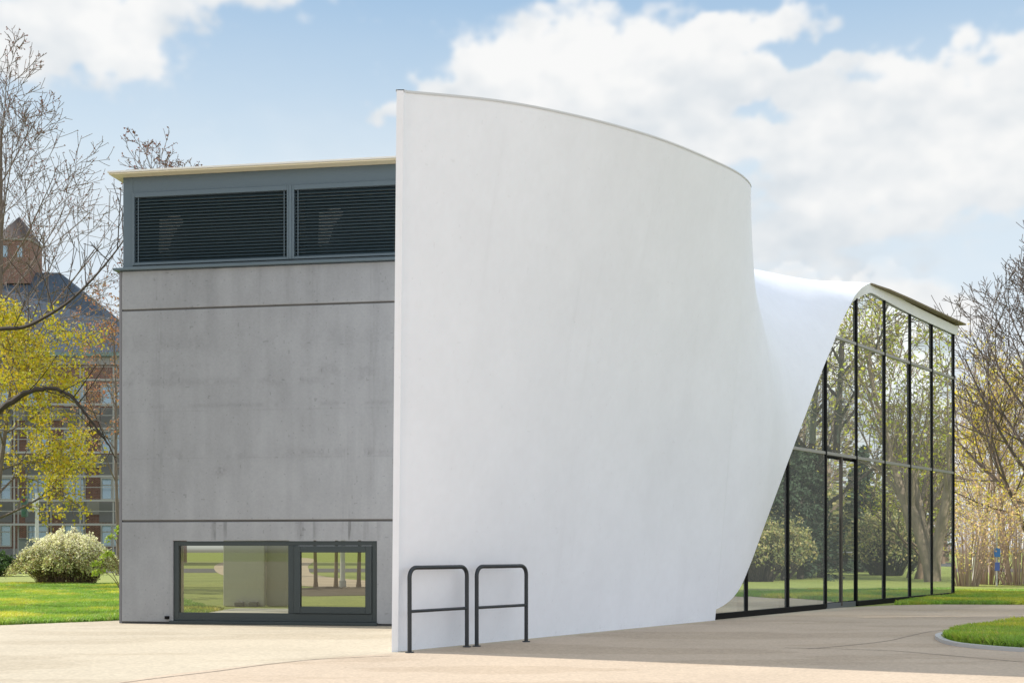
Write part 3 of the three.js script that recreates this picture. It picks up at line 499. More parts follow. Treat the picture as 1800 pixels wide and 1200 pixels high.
makeTree('bare_tree', 'dark leaning tree whose long arching bough hangs down before the yellow blossom', {
  seed: 31, height: 9, radius: 0.2, first: 0.5, spread: [0.9, 0.5], reach: 2.6, levels: 3, kids: [7, 4, 3], up: [0, 0.4, 0.3], wiggle: 0.16, min: 0.008, lean: [0, 0],
  extra(trunk, twigs, leaves, R, leafAt, shoot) {
    const o = new THREE.Vector3(...at(-190, 26)), b = [[-190, 800], [-90, 765], [-20, 735], [10, 712], [45, 690], [75, 683], [105, 686], [128, 700], [150, 728], [172, 757], [190, 782], [204, 812]].map(([x, y], i) => P(x, y, 26 - i * 0.02).sub(o));
    const c = new THREE.CatmullRomCurve3(b, false, 'centripetal').getPoints(60); c.forEach((p, i) => { if (i) p.add(new THREE.Vector3(0, (R() - 0.5) * 0.035, (R() - 0.5) * 0.05)); }); twigs.limb(c, c.map((_, i) => mix(0.085, 0.012, Math.pow(i / 60, 0.85)) * (0.85 + 0.35 * R())), 7);
    for (const i of [14, 18, 20, 22, 24, 27, 29, 31, 33, 36, 38, 40, 42, 45, 47, 50, 52, 54, 56, 58]) shoot(c[i], new THREE.Vector3(R() - 0.3, R() - 0.45, (R() - 0.5) * 1.5).normalize(), 0.5 + R() * 0.9, 0.014, 3);
    const b2 = [[-60, 590], [0, 578], [40, 575], [80, 556], [120, 530], [160, 492], [200, 445], [225, 410]].map(([x, y]) => P(x, y, 26.3).sub(o)); b2.unshift(new THREE.Vector3(0, 5.2, 0));
    const c2 = new THREE.CatmullRomCurve3(b2, false, 'centripetal').getPoints(50); twigs.limb(c2, c2.map((_, i) => mix(0.06, 0.011, i / 50)), 6);
    for (const i of [16, 20, 24, 27, 30, 33, 36, 39, 42, 45, 48]) shoot(c2[i], new THREE.Vector3(R() - 0.35, R() * 0.9 + 0.1, (R() - 0.5)).normalize(), 0.6 + R() * 1.1, 0.013, 2);
  } }, at(-190, 26), barkDark, null);
makeTree('budding_tree', 'slender tree with orange buds beside the grey box', { seed: 47, height: 11.5, radius: 0.11, first: 0.35, spread: [0.9, 0.5], reach: 4.2, levels: 4, kids: [11, 5, 4, 3], up: [0, 0.45, 0.3, 0.1], wiggle: 0.18, min: 0.009, leaf: { n: 2, size: 0.1, tones: [[1, 0.9, 0.8], [1.2, 0.8, 0.6], [0.9, 1, 0.7]], level: 3, density: 0.4, scatter: 0.14 }, leafName: 'buds' }, at(208, 58), barkGrey, mOrange);
makeTree('bare_tree', 'bare tree rising behind the flat roof of the grey box', { seed: 59, height: 14.9, radius: 0.16, first: 0.5, spread: [0.7, 0.4], reach: 5, levels: 4, kids: [15, 6, 4, 3], up: [0, 0.6, 0.4, 0.2], wiggle: 0.15, min: 0.01, leaf: { ...budLeaf, size: 0.09 }, leafName: 'buds' }, at(305, 48), barkGrey, mBud);

function shrub(name, label, pos, w, h, o, stemM, leafM, group) {   // stems arching from one root, with leaves and blossom along them
  const R = rng(o.seed), wood = new Wood(), lv = new Leaves(), t = thing(name, label, 'shrub', pos, group);
  for (let i = 0; i < o.stems; i++) {
    const a = R() * 6.2832, k = Math.sqrt(R()), tx = Math.cos(a) * w * k, tz = Math.sin(a) * w * k, ty = h * Math.sqrt(Math.max(0.05, 1 - k * k * 0.86)) * (0.82 + 0.26 * R()) * (R() < 0.12 ? 1.16 : 1) * (o.tip < 0.5 ? 1.32 : 1);
    const p0 = new THREE.Vector3(Math.cos(a) * w * (o.root || 0.3) * k, -0.03, Math.sin(a) * w * (o.root || 0.3) * k), p1 = new THREE.Vector3(tx * 0.72, ty * 0.95, tz * 0.72), p2 = new THREE.Vector3(tx * (o.over || 1.05), ty * (o.tip || 0.92), tz * (o.over || 1.05)), pts = [];
    for (let j = 0; j <= 8; j++) { const u = j / 8; pts.push(p0.clone().multiplyScalar((1 - u) ** 2).addScaledVector(p1, 2 * u * (1 - u)).addScaledVector(p2, u * u)); }
    wood.limb(pts, pts.map((_, j) => mix(o.r || 0.012, 0.004, j / 8)), 3);
    for (let j = 0; j < o.per; j++) { const u = mix(o.from || 0.35, 1, Math.pow(R(), 0.7)) * 7.99, b = Math.floor(u), q = pts[b].clone().lerp(pts[b + 1], u - b); q.add(new THREE.Vector3(R() - 0.5, R() - 0.5, R() - 0.5).multiplyScalar(o.scatter)); const low = q.y < h * (0.35 + 0.3 * R()); lv.add(q, o.size * (0.6 + 0.8 * R()), R, low && o.lowTones ? o.lowTones[Math.floor(R() * o.lowTones.length)] : o.tones[Math.floor(R() * o.tones.length)]); }
  }
  part('stems', wood.build(), stemM, t, { kind: 'stuff' }); part(o.leafName || 'foliage', lv.build(), leafM, t, { kind: 'stuff' }); return t;
}
shrub('flowering_shrub', 'round shrub covered in white blossom on the left lawn', at(117, 42.6), 1.85, 2.2, { seed: 5, root: 0.5, tip: 0.34, over: 1.1, stems: 640, per: 74, size: 0.062, scatter: 0.13, tones: [...WHT.slice(0, 3), WHT[0]], lowTones: [WHT[2], WHT[3], [0.4, 0.42, 0.16], [0.5, 0.4, 0.22]], leafName: 'blossom', from: 0.08 }, barkBrown, mWhite);
shrub('weeping_shrub', 'yellow-green shrub with drooping sprays beside the corner of the grey box', at(236, 31), 1.0, 2.5, { seed: 8, stems: 26, per: 55, size: 0.07, scatter: 0.09, tones: [[1, 1, 0.5], [0.9, 1, 0.5]], over: 1.2, tip: 0.7, from: 0.62, r: 0.014 }, barkBrown, mGreen);
shrub('low_hedge_bush', 'low dark green bush behind the lawn at the left edge', at(-6, 56), 1.1, 1.0, { seed: 9, stems: 200, per: 40, size: 0.1, scatter: 0.15, tones: [[1, 1, 1], [1.4, 1.5, 0.9]] , from: 0.1 }, barkBrown, leafMat([0.055, 0.1, 0.03], 0.2));

// brick building with hipped slate roof, lantern tower and scaffolding
{
  const d = 100, k = d / F, X = (px) => (px - CX) * k, Y = (py) => EYE + (HY - py) * k, o = [X(70), 0, -d];
  const b = thing('brick_building', 'large brick building with blue-grey hipped roof and small lantern tower', 'building', o);
  const x = (px) => X(px) - o[0], eave = Y(622), ridge = Y(478) + 1.5;
  const brick = new THREE.MeshStandardMaterial({ map: texture(512, 512, (u, v) => { const row = Math.floor(v * 48), bx = u * 16 + (row % 2) * 0.5, joint = (v * 48) % 1 < 0.16 || bx % 1 < 0.08, n = hash2(Math.floor(bx), row, 5), k2 = 0.75 + 0.5 * n; return joint ? [0.3, 0.27, 0.25] : [0.2 * k2, 0.092 * k2, 0.072 * k2]; }, true), roughness: 0.9, side: THREE.DoubleSide });
  const stone = std([0.31, 0.3, 0.29], 0.9), slate = new THREE.MeshStandardMaterial({ map: texture(512, 512, (u, v) => { const row = Math.floor(v * 40), sx = u * 30 + (row % 2) * 0.5, n = hash2(Math.floor(sx), row, 9), e = (v * 40) % 1 < 0.12 ? 0.7 : 1, k2 = (0.8 + 0.4 * n) * e; return [0.06 * k2, 0.085 * k2, 0.125 * k2]; }, true), roughness: 0.95, side: THREE.DoubleSide });
  const spandrelM = std([0.2, 0.2, 0.21], 0.85), glassFar = std([0.32, 0.42, 0.5], 0.15, { metalness: 0.5 }), frameW = std([0.42, 0.42, 0.42], 0.6);
  const uvm = (g, s) => { const p = g.attributes.position, n = g.attributes.normal, uv = new Float32Array(p.count * 2); for (let i = 0; i < p.count; i++) { uv[2 * i] = (Math.abs(n.getX(i)) > 0.7 ? p.getZ(i) : p.getX(i)) / s; uv[2 * i + 1] = p.getY(i) / s; } g.setAttribute('uv', new THREE.BufferAttribute(uv, 2)); return g; };
  const xl = x(-420), xr = x(248), dp = 14;
  part('wall', uvm(box(xl, xr, 0, eave, -dp, 0), 4), brick, b);
  const quad = (pts) => { const g = new THREE.BufferGeometry(); g.setAttribute('position', new THREE.Float32BufferAttribute(pts.flat(), 3)); g.setIndex(pts.length === 4 ? [0, 1, 2, 0, 2, 3] : [0, 1, 2]); const q = g.toNonIndexed(); q.computeVertexNormals(); return uvm(q, 5); };
  const e0 = eave, ov = 0.5, A = [xl, e0, ov], B = [xr + ov, e0, ov], C = [xr + ov, e0, -dp - ov], D = [xl, e0, -dp - ov], r0 = [xl, ridge, -dp / 2], r1 = [x(105) + (105 - CX) / F * dp / 2, ridge, -dp / 2];
  const rf = part('roof', [quad([A, B, r1, r0]), quad([B, C, r1]), quad([C, D, r0, r1])], slate, b);
  part('gutter', box(xl, xr + ov + 0.1, e0 - 0.25, e0 + 0.06, 0.02, ov + 0.12), std([0.16, 0.24, 0.23], 0.5), b);
  part('cornice', box(xl, xr + 0.2, e0 - 0.9, e0 - 0.26, 0.003, 0.3), stone, b);
  { const tx = x(33) + (33 - CX) / F * dp / 2, w = 1.42, ty0 = ridge - 1.2, ty1 = Y(424) + 1.6, top = Y(388) + 2.2; const lan = subgroup('lantern_tower', b);
    part('wall', uvm(box(tx - w, tx + w, ty0, ty1, -dp / 2 - w, -dp / 2 + w), 4), brick, lan);
    const cone = new THREE.ConeGeometry(w * 1.5, top - ty1, 4, 1); cone.rotateY(Math.PI / 4); cone.translate(tx, (top + ty1) / 2, -dp / 2); part('roof', cone.toNonIndexed(), std([0.075, 0.06, 0.06], 0.9), lan);
    for (const q of [-0.62, 0.62]) part('window', box(tx + q - 0.2, tx + q + 0.2, ty0 + 2.2, ty1 - 0.6, -dp / 2 + w + 0.002, -dp / 2 + w + 0.05), glassFar, lan);
    part('ledge', box(tx - w - 0.12, tx + w + 0.12, ty1 - 0.14, ty1 + 0.02, -dp / 2 - w - 0.12, -dp / 2 + w + 0.12), stone, lan); }
  for (const py of [677, 759, 842, 924]) part('stone_band', box(xl, xr, Y(py + 62), Y(py + 40), 0.004, 0.12), stone, b);
  for (let c = 0; c < 6; c++) for (const py of [677, 759, 842, 924]) {
    const cx = x(196 - c * 65), w = 1.75, y1 = Y(py - 3), y0 = Y(py + 37), win = subgroup('window', b);
    part('pane', box(cx - w / 2 + 0.06, cx + w / 2 - 0.06, y0 + 0.06, y1 - 0.06, -0.02, 0.03), glassFar, win);
    part('spandrel', box(cx - w / 2 - 0.08, cx + w / 2 + 0.08, Y(py + 76), Y(py + 40) - 0.02, 0.122, 0.16), spandrelM, b);
    part('frame', [box(cx - w / 2, cx - w / 2 + 0.12, y0, y1, 0.006, 0.09), box(cx + w / 2 - 0.12, cx + w / 2, y0, y1, 0.006, 0.09), box(cx - w / 2 + 0.12, cx + w / 2 - 0.12, y1 - 0.12, y1, 0.006, 0.085), box(cx - w / 2 + 0.12, cx + w / 2 - 0.12, y0, y0 + 0.12, 0.006, 0.085), box(cx - 0.05, cx + 0.05, y0 + 0.12, y1 - 0.12, 0.006, 0.08), box(cx - w / 2 + 0.12, cx + w / 2 - 0.12, (y0 + y1) / 2 + 0.25, (y0 + y1) / 2 + 0.34, 0.006, 0.075)], frameW, win);
  }
  const s = thing('scaffolding', 'pale grey scaffolding standing in front of the brick building', 'scaffolding', [o[0], 0, o[2] + 1.1]);
  const tubeM = std([0.34, 0.34, 0.34], 0.5, { metalness: 0.3 }), deckM = std([0.26, 0.25, 0.235], 0.8);
  for (let px = -130; px < 250; px += 57) for (const z of [0, 0.8]) part('standard', box(x(px) - 0.05, x(px) + 0.05, 0, Y(650), z - 0.05, z + 0.05), tubeM, s);
  for (const py of [672, 714, 756, 797, 838, 880, 921]) { part('deck', box(x(-135), xr, Y(py) - 0.06, Y(py), 0.06, 0.75), deckM, s); part('ledger', box(x(-135), xr, Y(py) - 0.14, Y(py) + 0.02, 0.852, 0.92), tubeM, s); part('guard_rail', box(x(-135), xr, Y(py) + 0.95, Y(py) + 1.0, 0.852, 0.9), tubeM, s); }
}
// street furniture beyond the lawn
{
  const t = thing('traffic_light', 'pale grey pole with a traffic signal beyond the white shrub', 'traffic light', at(64, 60)), grey = std([0.55, 0.57, 0.58], 0.5, { metalness: 0.3 });
  part('pole', new THREE.CylinderGeometry(0.075, 0.1, 3.9, 14).translate(0, 1.95, 0), grey, t);
  part('arm', box(-0.55, 0, 3.05, 3.13, -0.04, 0.04), grey, t);
  const sg = subgroup('signal_head', t); part('housing', box(-0.72, -0.45, 2.75, 3.75, -0.13, 0.13, 0.04), std([0.05, 0.11, 0.09], 0.5), sg);
  for (let i = 0; i < 3; i++) part('lens', new THREE.CylinderGeometry(0.09, 0.09, 0.03, 16).rotateX(Math.PI / 2).translate(-0.585, 2.95 + i * 0.3, 0.145), std([[0.02, 0.1, 0.05], [0.16, 0.09, 0.02], [0.14, 0.02, 0.02]][i], 0.3), sg);
  part('pedestrian_signal', box(-0.12, 0.14, 3.1, 3.6, 0.08, 0.3, 0.03), std([0.6, 0.62, 0.62], 0.5), t);
  part('base_collar', new THREE.CylinderGeometry(0.14, 0.16, 0.5, 14).translate(0, 0.25, 0), grey, t);
  const c = thing('utility_cabinet', 'grey street cabinet between the traffic light and the left edge', 'cabinet', at(47, 62));
  part('body', box(-0.35, 0.35, 0, 1.7, -0.2, 0.2, 0.02), std([0.1, 0.12, 0.13], 0.6), c); part('door', box(-0.31, 0.31, 0.12, 1.6, 0.203, 0.22, 0.01), std([0.13, 0.15, 0.16], 0.6), c); part('roof_cap', box(-0.38, 0.38, 1.703, 1.75, -0.23, 0.23, 0.01), std([0.16, 0.18, 0.19], 0.6), c);
}
// asphalt road beyond the lawn
xzShape([[-80, -62], [-30, -62], [-6, -66], [30, -66], [90, -62], [90, -78], [-80, -78]], -0.004, std([0.09, 0.09, 0.095], 0.9), 'road', 6, false);

// ------------------------------------------------------------------ yard seen through the low window
xzShape([[378, 1003], [392, 988], [470, 979], [530, 980], [541, 998], [560, 1011], [650, 1020], [720, 1022], [720, 1038], [640, 1034], [560, 1031], [470, 1024], [405, 1014]].map(([x, y]) => { const p = G(x, y); return [p.x, p.z]; }), -0.003, mPaveB, 'path', 7, true);
{
  const o = P(449, 965, 26.5), t = thing('stone_slab', 'tall pale slab standing behind the box, seen through the left window pane', 'slab', [o.x, 0, o.z]), pale = new THREE.MeshStandardMaterial({ color: lin(0.66, 0.65, 0.6), roughness: 0.8, bumpMap: bumpConcrete, bumpScale: 0.004 });
  part('slab', box(-0.66, 0.2, 0.0, 3.2, -0.12, 0.12, 0.01), pale, t); part('side_slab', box(0.21, 0.66, 0.0, 3.1, -0.3, -0.06, 0.01), std([0.48, 0.47, 0.43], 0.8), t);
  for (const x of [-0.3, 0.0]) part('foot', box(x - 0.09, x + 0.09, 0, 0.09, 0.123, 0.3, 0.01), std([0.16, 0.16, 0.15], 0.8), t);
  const R = rng(66), g = new THREE.SphereGeometry(1, 40, 14, 0, 6.2832, 0, Math.PI / 2), p = g.attributes.position;
  for (let i = 0; i < p.count; i++) { const k = 1 + 0.5 * (fbm(p.getX(i) * 3 + 9, p.getZ(i) * 3 + 4, 3, 5) - 0.5); p.setXYZ(i, p.getX(i) * 2.3 * k, p.getY(i) * 0.16 * k * (0.7 + 0.9 * R() * 0.4), p.getZ(i) * 2.2 * k); }
  g.computeVertexNormals(); const c = P(600, 965, 34.5), m = struct('soil_bed', g, std([0.115, 0.09, 0.065], 0.95)); m.position.set(c.x, -0.02, c.z);
  const young = { seed: 81, height: 5.2, radius: 0.065, first: 0.45, spread: [0.8, 0.4], reach: 1.6, levels: 3, kids: [9, 4, 3], up: [0, 0.5, 0.3], wiggle: 0.14, min: 0.006 };
  const y0 = makeTree('young_tree', 'thin young tree in the soil bed, left of the white post behind the window', young, at(555, 37), barkBrown, null, 'young trees behind the box');
  copyThing(y0, 'young_tree', at(590, 37.6), 1.7, 1.0, 'thin young tree in the soil bed, right next to the white post behind the window', 'young trees behind the box');
  copyThing(y0, 'young_tree', at(630, 36.6), 3.1, 1.05, 'thin young tree in the soil bed, right of the white post behind the window', 'young trees behind the box');
  const q = thing('lamp_post', 'slim white lamp post seen through the opening window sash', 'lamp post', at(602, 36.4));
  part('post', new THREE.CylinderGeometry(0.06, 0.075, 4.2, 14).translate(0, 2.1, 0), std([0.75, 0.75, 0.74], 0.5), q); part('lamp_head', new THREE.CylinderGeometry(0.24, 0.12, 0.35, 16).translate(0, 4.38, 0), std([0.5, 0.5, 0.5], 0.4), q); part('base', new THREE.CylinderGeometry(0.1, 0.11, 0.3, 14).translate(0, 0.15, 0), std([0.6, 0.6, 0.6], 0.5), q);
}

// ------------------------------------------------------------------ right side
makeTree('bare_tree', 'bare spreading tree at the right edge, beside the glass front', { seed: 102, height: 9.3, radius: 0.24, first: 0.16, spread: [1.1, 0.45], reach: 5.6, levels: 4, kids: [20, 8, 5, 3], up: [0, 0.75, 0.45, 0.25], wiggle: 0.14, min: 0.011 }, at(1812, 44), barkSlate, null);
const bloomO = (seed, h, n) => ({ seed, height: h, radius: 0.09, first: 0.12, spread: [1.1, 0.5], reach: 3.2, levels: 3, kids: [15, 7, 5], up: [0, 0.4, 0.2, 0], wiggle: 0.2, min: 0.008, stems: 2, leaf: { n: n + 1, size: 0.085, tones: YEL, level: 3, density: 0.26, scatter: 0.14 }, leafName: 'blossom' });
const mPale = leafMat([0.9, 0.82, 0.4], 0.6);
const bl = makeTree('blossoming_tree', 'yellow budding tree right behind the far end of the glass front', bloomO(131, 8.2, 3), at(1716, 50), barkLilac, mPale, 'yellow budding trees beyond the right lawn');
const bl2 = makeTree('blossoming_tree', 'yellow budding tree beyond the right lawn, under the bare tree', bloomO(137, 7.2, 3), at(1778, 46), barkLilac, mPale, 'yellow budding trees beyond the right lawn');
copyThing(bl, 'blossoming_tree', at(1748, 58), 2.0, 1.1, 'yellow budding tree farther back between two nearer ones on the right', 'yellow budding trees beyond the right lawn');
const thick0 = { stems: 240, per: 15, size: 0.07, scatter: 0.16, tones: [[1, 0.8, 0.55], [0.9, 0.95, 0.4], [0.8, 0.62, 0.5], [1.1, 1, 0.35]], from: 0.25, r: 0.013 };
const mTwig = leafMat([0.92, 0.78, 0.55], 0.6);
const sh = [[1700, 41, 1.3, 2.1, 'brown and yellow thicket shrub beside the last glass mullion'], [1738, 43, 1.5, 2.4, 'brown and yellow thicket shrub left of the blue signs'], [1790, 42, 1.5, 2.0, 'brown and yellow thicket shrub right of the blue signs']];
sh.forEach(([px, d, w, h, l], i) => shrub('thicket_shrub', l, at(px, d), w, h * 1.5, { ...thick0, stems: 90, per: 13, tip: 1.0, tones: [[1, 0.9, 0.65], [1, 0.95, 0.35], [1, 0.8, 0.7], [0.95, 1, 0.4]], seed: 200 + i }, barkLilac, mTwig, 'thicket shrubs along the right lawn'));
{
  const t = thing('sign_post', 'grey post with two small blue signs among the shrubs', 'road sign', at(1753, 41.2));
  part('post', new THREE.CylinderGeometry(0.03, 0.03, 2.2, 10).translate(0, 1.1, 0), std([0.5, 0.5, 0.5], 0.4, { metalness: 0.5 }), t);
  part('upper_sign', box(-0.1, 0.1, 0.95, 1.25, 0.035, 0.05, 0.006), std([0.06, 0.2, 0.55], 0.5), t); part('lower_sign', box(-0.08, 0.08, 0.5, 0.78, 0.035, 0.05, 0.006), std([0.1, 0.16, 0.5], 0.5), t);
  const w = thing('white_post', 'short white marker post among the shrubs', 'post', at(1713, 42.2));
  part('shaft', box(-0.05, 0.05, 0, 1.35, -0.05, 0.05, 0.02), std([0.75, 0.74, 0.72], 0.6), w); part('band', box(-0.073, 0.073, 0.95, 1.1, -0.053, 0.053, 0.01), std([0.3, 0.3, 0.3], 0.6), w);
}
// grove to the right that the glass front mirrors
{
  const mFresh = leafMat([0.66, 0.72, 0.24], 0.5);
  const g1 = 'sunlit trees mirrored in the glass front';
  const A = makeTree('grove_tree', 'pale multi-stemmed tree with yellow-green leaves, mirrored in the last glass panes', { seed: 301, height: 11, radius: 0.24, first: 0.16, spread: [0.7, 0.4], reach: 5, levels: 4, kids: [10, 5, 4, 3], up: [0, 0.5, 0.2, 0], wiggle: 0.22, min: 0.012, stems: 3, leaf: { n: 2, size: 0.13, tones: YEL, level: 3, density: 0.22, scatter: 0.3 } }, [24.6, 0, -40.6], barkPale, mFresh, g1);
  const B = makeTree('grove_tree', 'dark crooked bare tree, mirrored in the middle of the glass front', { seed: 311, height: 12.5, radius: 0.26, first: 0.18, spread: [1.0, 0.5], reach: 6.5, levels: 4, kids: [13, 6, 4, 3], up: [0, 0.3, 0.2, 0.1], wiggle: 0.34, min: 0.014 }, [29.5, 0, -38.6], barkDark, null, g1);
  const b = (s) => ({ ...bloomO(s, 6.6, 4), radius: 0.14, reach: 3.0 });
  const C = makeTree('grove_tree', 'yellow-green leafing tree, mirrored beside the door', b(321), [29.5, 0, -43.0], barkBrown, mFresh, g1);
  copyThing(C, 'grove_tree', [38, 0, -50], 2.2, 0.9, 'large yellow-green tree behind the others in the mirrored grove', g1);
  copyThing(A, 'grove_tree', [43, 0, -46], 1.1, 1.1, 'pale many-stemmed tree far back in the mirrored grove', g1);
  copyThing(B, 'grove_tree', [40, 0, -42.5], 2.9, 1.0, 'dark crooked bare tree farther back in the mirrored grove', g1);
  // conifer
  const R = rng(341), tw = new Wood(), lf = new Leaves(), con = thing('conifer', 'dark green conifer mirrored in the lower left panes', 'tree', [27.5, 0, -36.3]);
  const tr = new Wood(); tr.limb([0, 1, 2, 3, 4, 5, 6].map((y) => new THREE.Vector3(0, y * 1.1, 0)), [0.14, 0.12, 0.1, 0.08, 0.06, 0.04, 0.02], 8);
  for (let i = 0; i < 150; i++) { const y = 0.3 + 6.2 * Math.pow(i / 150, 0.9), L = (6.9 - y) * 0.27 * (0.8 + 0.4 * R()), a = R() * 6.28, pts = [0, 0.35, 0.7, 1].map((u) => new THREE.Vector3(Math.cos(a) * L * u, y - 0.25 * L * u * u + 0.1 * u, Math.sin(a) * L * u)); tw.limb(pts, [0.025, 0.018, 0.012, 0.005], 3); for (let j = 0; j < 70; j++) { const u = R(), k = Math.min(2, Math.floor(u * 3)), q = pts[k].clone().lerp(pts[k + 1], u * 3 - k).add(new THREE.Vector3((R() - 0.5) * 0.25, (R() - 0.7) * 0.22, (R() - 0.5) * 0.25)); lf.add(q, 0.15, R, ONE, 0.3); } }
  part('trunk', tr.build(), barkDark, con); part('branches', tw.build(), barkDark, con); part('needles', lf.build(), mConifer, con, { kind: 'stuff' });
  copyThing(con, 'conifer', [31, 0, -38.6], 1.0, 1.15, 'larger dark green conifer behind the first one in the mirrored grove');
  copyThing(con, 'conifer', [40, 0, -47.4], 2.4, 1.0, 'dark green conifer far back between the mirrored bare trees');
  const g2 = 'thicket shrubs mirrored in the glass front', spots = [[26, -34.5, 1.6, 2.4], [30, -36.5, 2, 3.2], [34.5, -38.8, 2.2, 3.6], [33.5, -44.5, 2.2, 3], [39, -40.5, 2.4, 4], [44, -50, 3, 4.5], [47, -44.5, 3, 5], [52, -52, 3.4, 5.5]];
  let s0 = null;
  spots.forEach(([x, z, w, h], i) => { const l = ['nearest low', 'broad', 'tall brown', 'yellowish', 'dense high', 'far wide', 'farthest left', 'farthest right'][i] + ' thicket shrub in the mirrored grove'; if (!s0) s0 = shrub('thicket_shrub', l, [x, 0, z], 1.6, 2.4, { ...thick0, stems: 300, per: 20, seed: 260, size: 0.1, tones: [[0.3, 0.42, 0.2], [0.6, 0.68, 0.32], [0.8, 0.78, 0.5], [0.18, 0.26, 0.12]] }, barkDark, mTwig, g2); else copyThing(s0, 'thicket_shrub', [x, 0, z], i * 1.3, h / 2.4, l, g2); });
}

// a far-off belt of trees closing the park on the right
{
  const R = rng(717), lf = new Leaves(), wd = new Wood(), T = [[0.5, 0.42, 0.32], [0.62, 0.58, 0.3], [0.42, 0.4, 0.3], [0.34, 0.4, 0.22], [0.7, 0.66, 0.34]];
  for (let i = 0; i < 64; i++) {
    const az = mix(0.52, 1.75, i / 64) + (R() - 0.5) * 0.02, d = 92 + 34 * R(), cx = Math.sin(az) * d, cz = -Math.cos(az) * d, h = 7 + 6 * R(), w = 2.6 + 2.2 * R(), tone = T[Math.floor(R() * T.length)];
    wd.limb([new THREE.Vector3(cx, -0.1, cz), new THREE.Vector3(cx + R() - 0.5, h * 0.45, cz), new THREE.Vector3(cx + R() - 0.5, h * 0.85, cz)], [0.28, 0.2, 0.06], 5);
    for (let k = 0; k < 9; k++) { const a = R() * 6.28, y = h * (0.3 + 0.3 * R()); wd.limb([new THREE.Vector3(cx, y, cz), new THREE.Vector3(cx + Math.cos(a) * w * 0.5, y + h * 0.2, cz + Math.sin(a) * w * 0.5), new THREE.Vector3(cx + Math.cos(a) * w * 0.8, y + h * 0.42, cz + Math.sin(a) * w * 0.8)], [0.1, 0.06, 0.02], 3); }
    for (let k = 0; k < 620; k++) { const a = R() * 6.28, u = Math.sqrt(R()), v = R(); lf.add(new THREE.Vector3(cx + Math.cos(a) * w * u * (1 - 0.5 * v), h * (0.04 + 0.98 * v), cz + Math.sin(a) * w * u * (1 - 0.5 * v)), 0.4, R, tone.map((c) => c * (0.7 + 0.6 * R()))); }
  }
  const m = part('far_wood', mergeGeometries([lf.build()]), leafMat([0.5, 0.47, 0.36], 0.4), scene); m.userData = { kind: 'stuff', label: 'far-off belt of spring trees behind the right lawn', category: 'wood' };
  const b = part('far_wood_trunks', wd.build(), barkBrown, scene); b.userData = { kind: 'stuff', label: 'bare trunks within the far-off belt of trees', category: 'wood' };
}

// ------------------------------------------------------------------ grass island with kerb, grass blades
const islandPts = [[5.62, -16.55], [5.9, -17.3], [6.5, -17.95], [7.2, -18.65], [8.1, -19.6], [10.2, -21.4], [14, -23.2], [22, -24.5], [24, -20], [20, -13.2], [12, -13.1], [8.2, -13.7], [6.6, -14.15], [5.85, -14.75], [5.5, -15.5]];
{
  const cv = new THREE.CatmullRomCurve3(islandPts.map(([x, z]) => new THREE.Vector3(x, 0, z)), true, 'centripetal').getPoints(180);
  const ctr = new THREE.Vector3(14, 0, -18.5), strip = [], turf = [];
  const g = new THREE.BufferGeometry(), pos = [], idx = [];
  cv.forEach((p) => { const w = ctr.clone().sub(p).setY(0).normalize(); for (const [k, y] of [[0, -0.02], [0, 0.045], [0.085, 0.045], [0.085, -0.02]]) pos.push(p.x + w.x * k, y, p.z + w.z * k); turf.push(p.clone().addScaledVector(w, 0.088)); });
  for (let i = 0; i < cv.length - 1; i++) for (let k = 0; k < 3; k++) { const q = i * 4 + k; idx.push(q, q + 4, q + 1, q + 1, q + 4, q + 5); }
  g.setAttribute('position', new THREE.Float32BufferAttribute(pos, 3)); g.setIndex(idx); const gg = g.toNonIndexed(); gg.computeVertexNormals();
  struct('kerb', gg, std([0.5, 0.5, 0.5], 0.7));
  const mound = [], mi = []; const NR = 14; for (let r = 0; r <= NR; r++) turf.forEach((p) => { const k = r / NR, q = p.clone().lerp(ctr, k); mound.push(q.x, 0.03 + 0.14 * (1 - (1 - k) ** 2) + 0.03 * (vnoise(q.x * 2, q.z * 2, 8) - 0.5) * (r ? 1 : 0), q.z); });
  const n = turf.length; for (let r = 0; r < NR; r++) for (let i = 0; i < n - 1; i++) { const q = r * n + i; mi.push(q, q + 1, q + n, q + 1, q + n + 1, q + n); }
  const mg = new THREE.BufferGeometry(); mg.setAttribute('position', new THREE.Float32BufferAttribute(mound, 3)); mg.setIndex(mi); const uv = []; for (let i = 0; i < mound.length; i += 3) uv.push(mound[i] / 6, mound[i + 2] / 6); mg.setAttribute('uv', new THREE.Float32BufferAttribute(uv, 2)); mg.computeVertexNormals();
  struct('lawn', mg, mLawn);
}
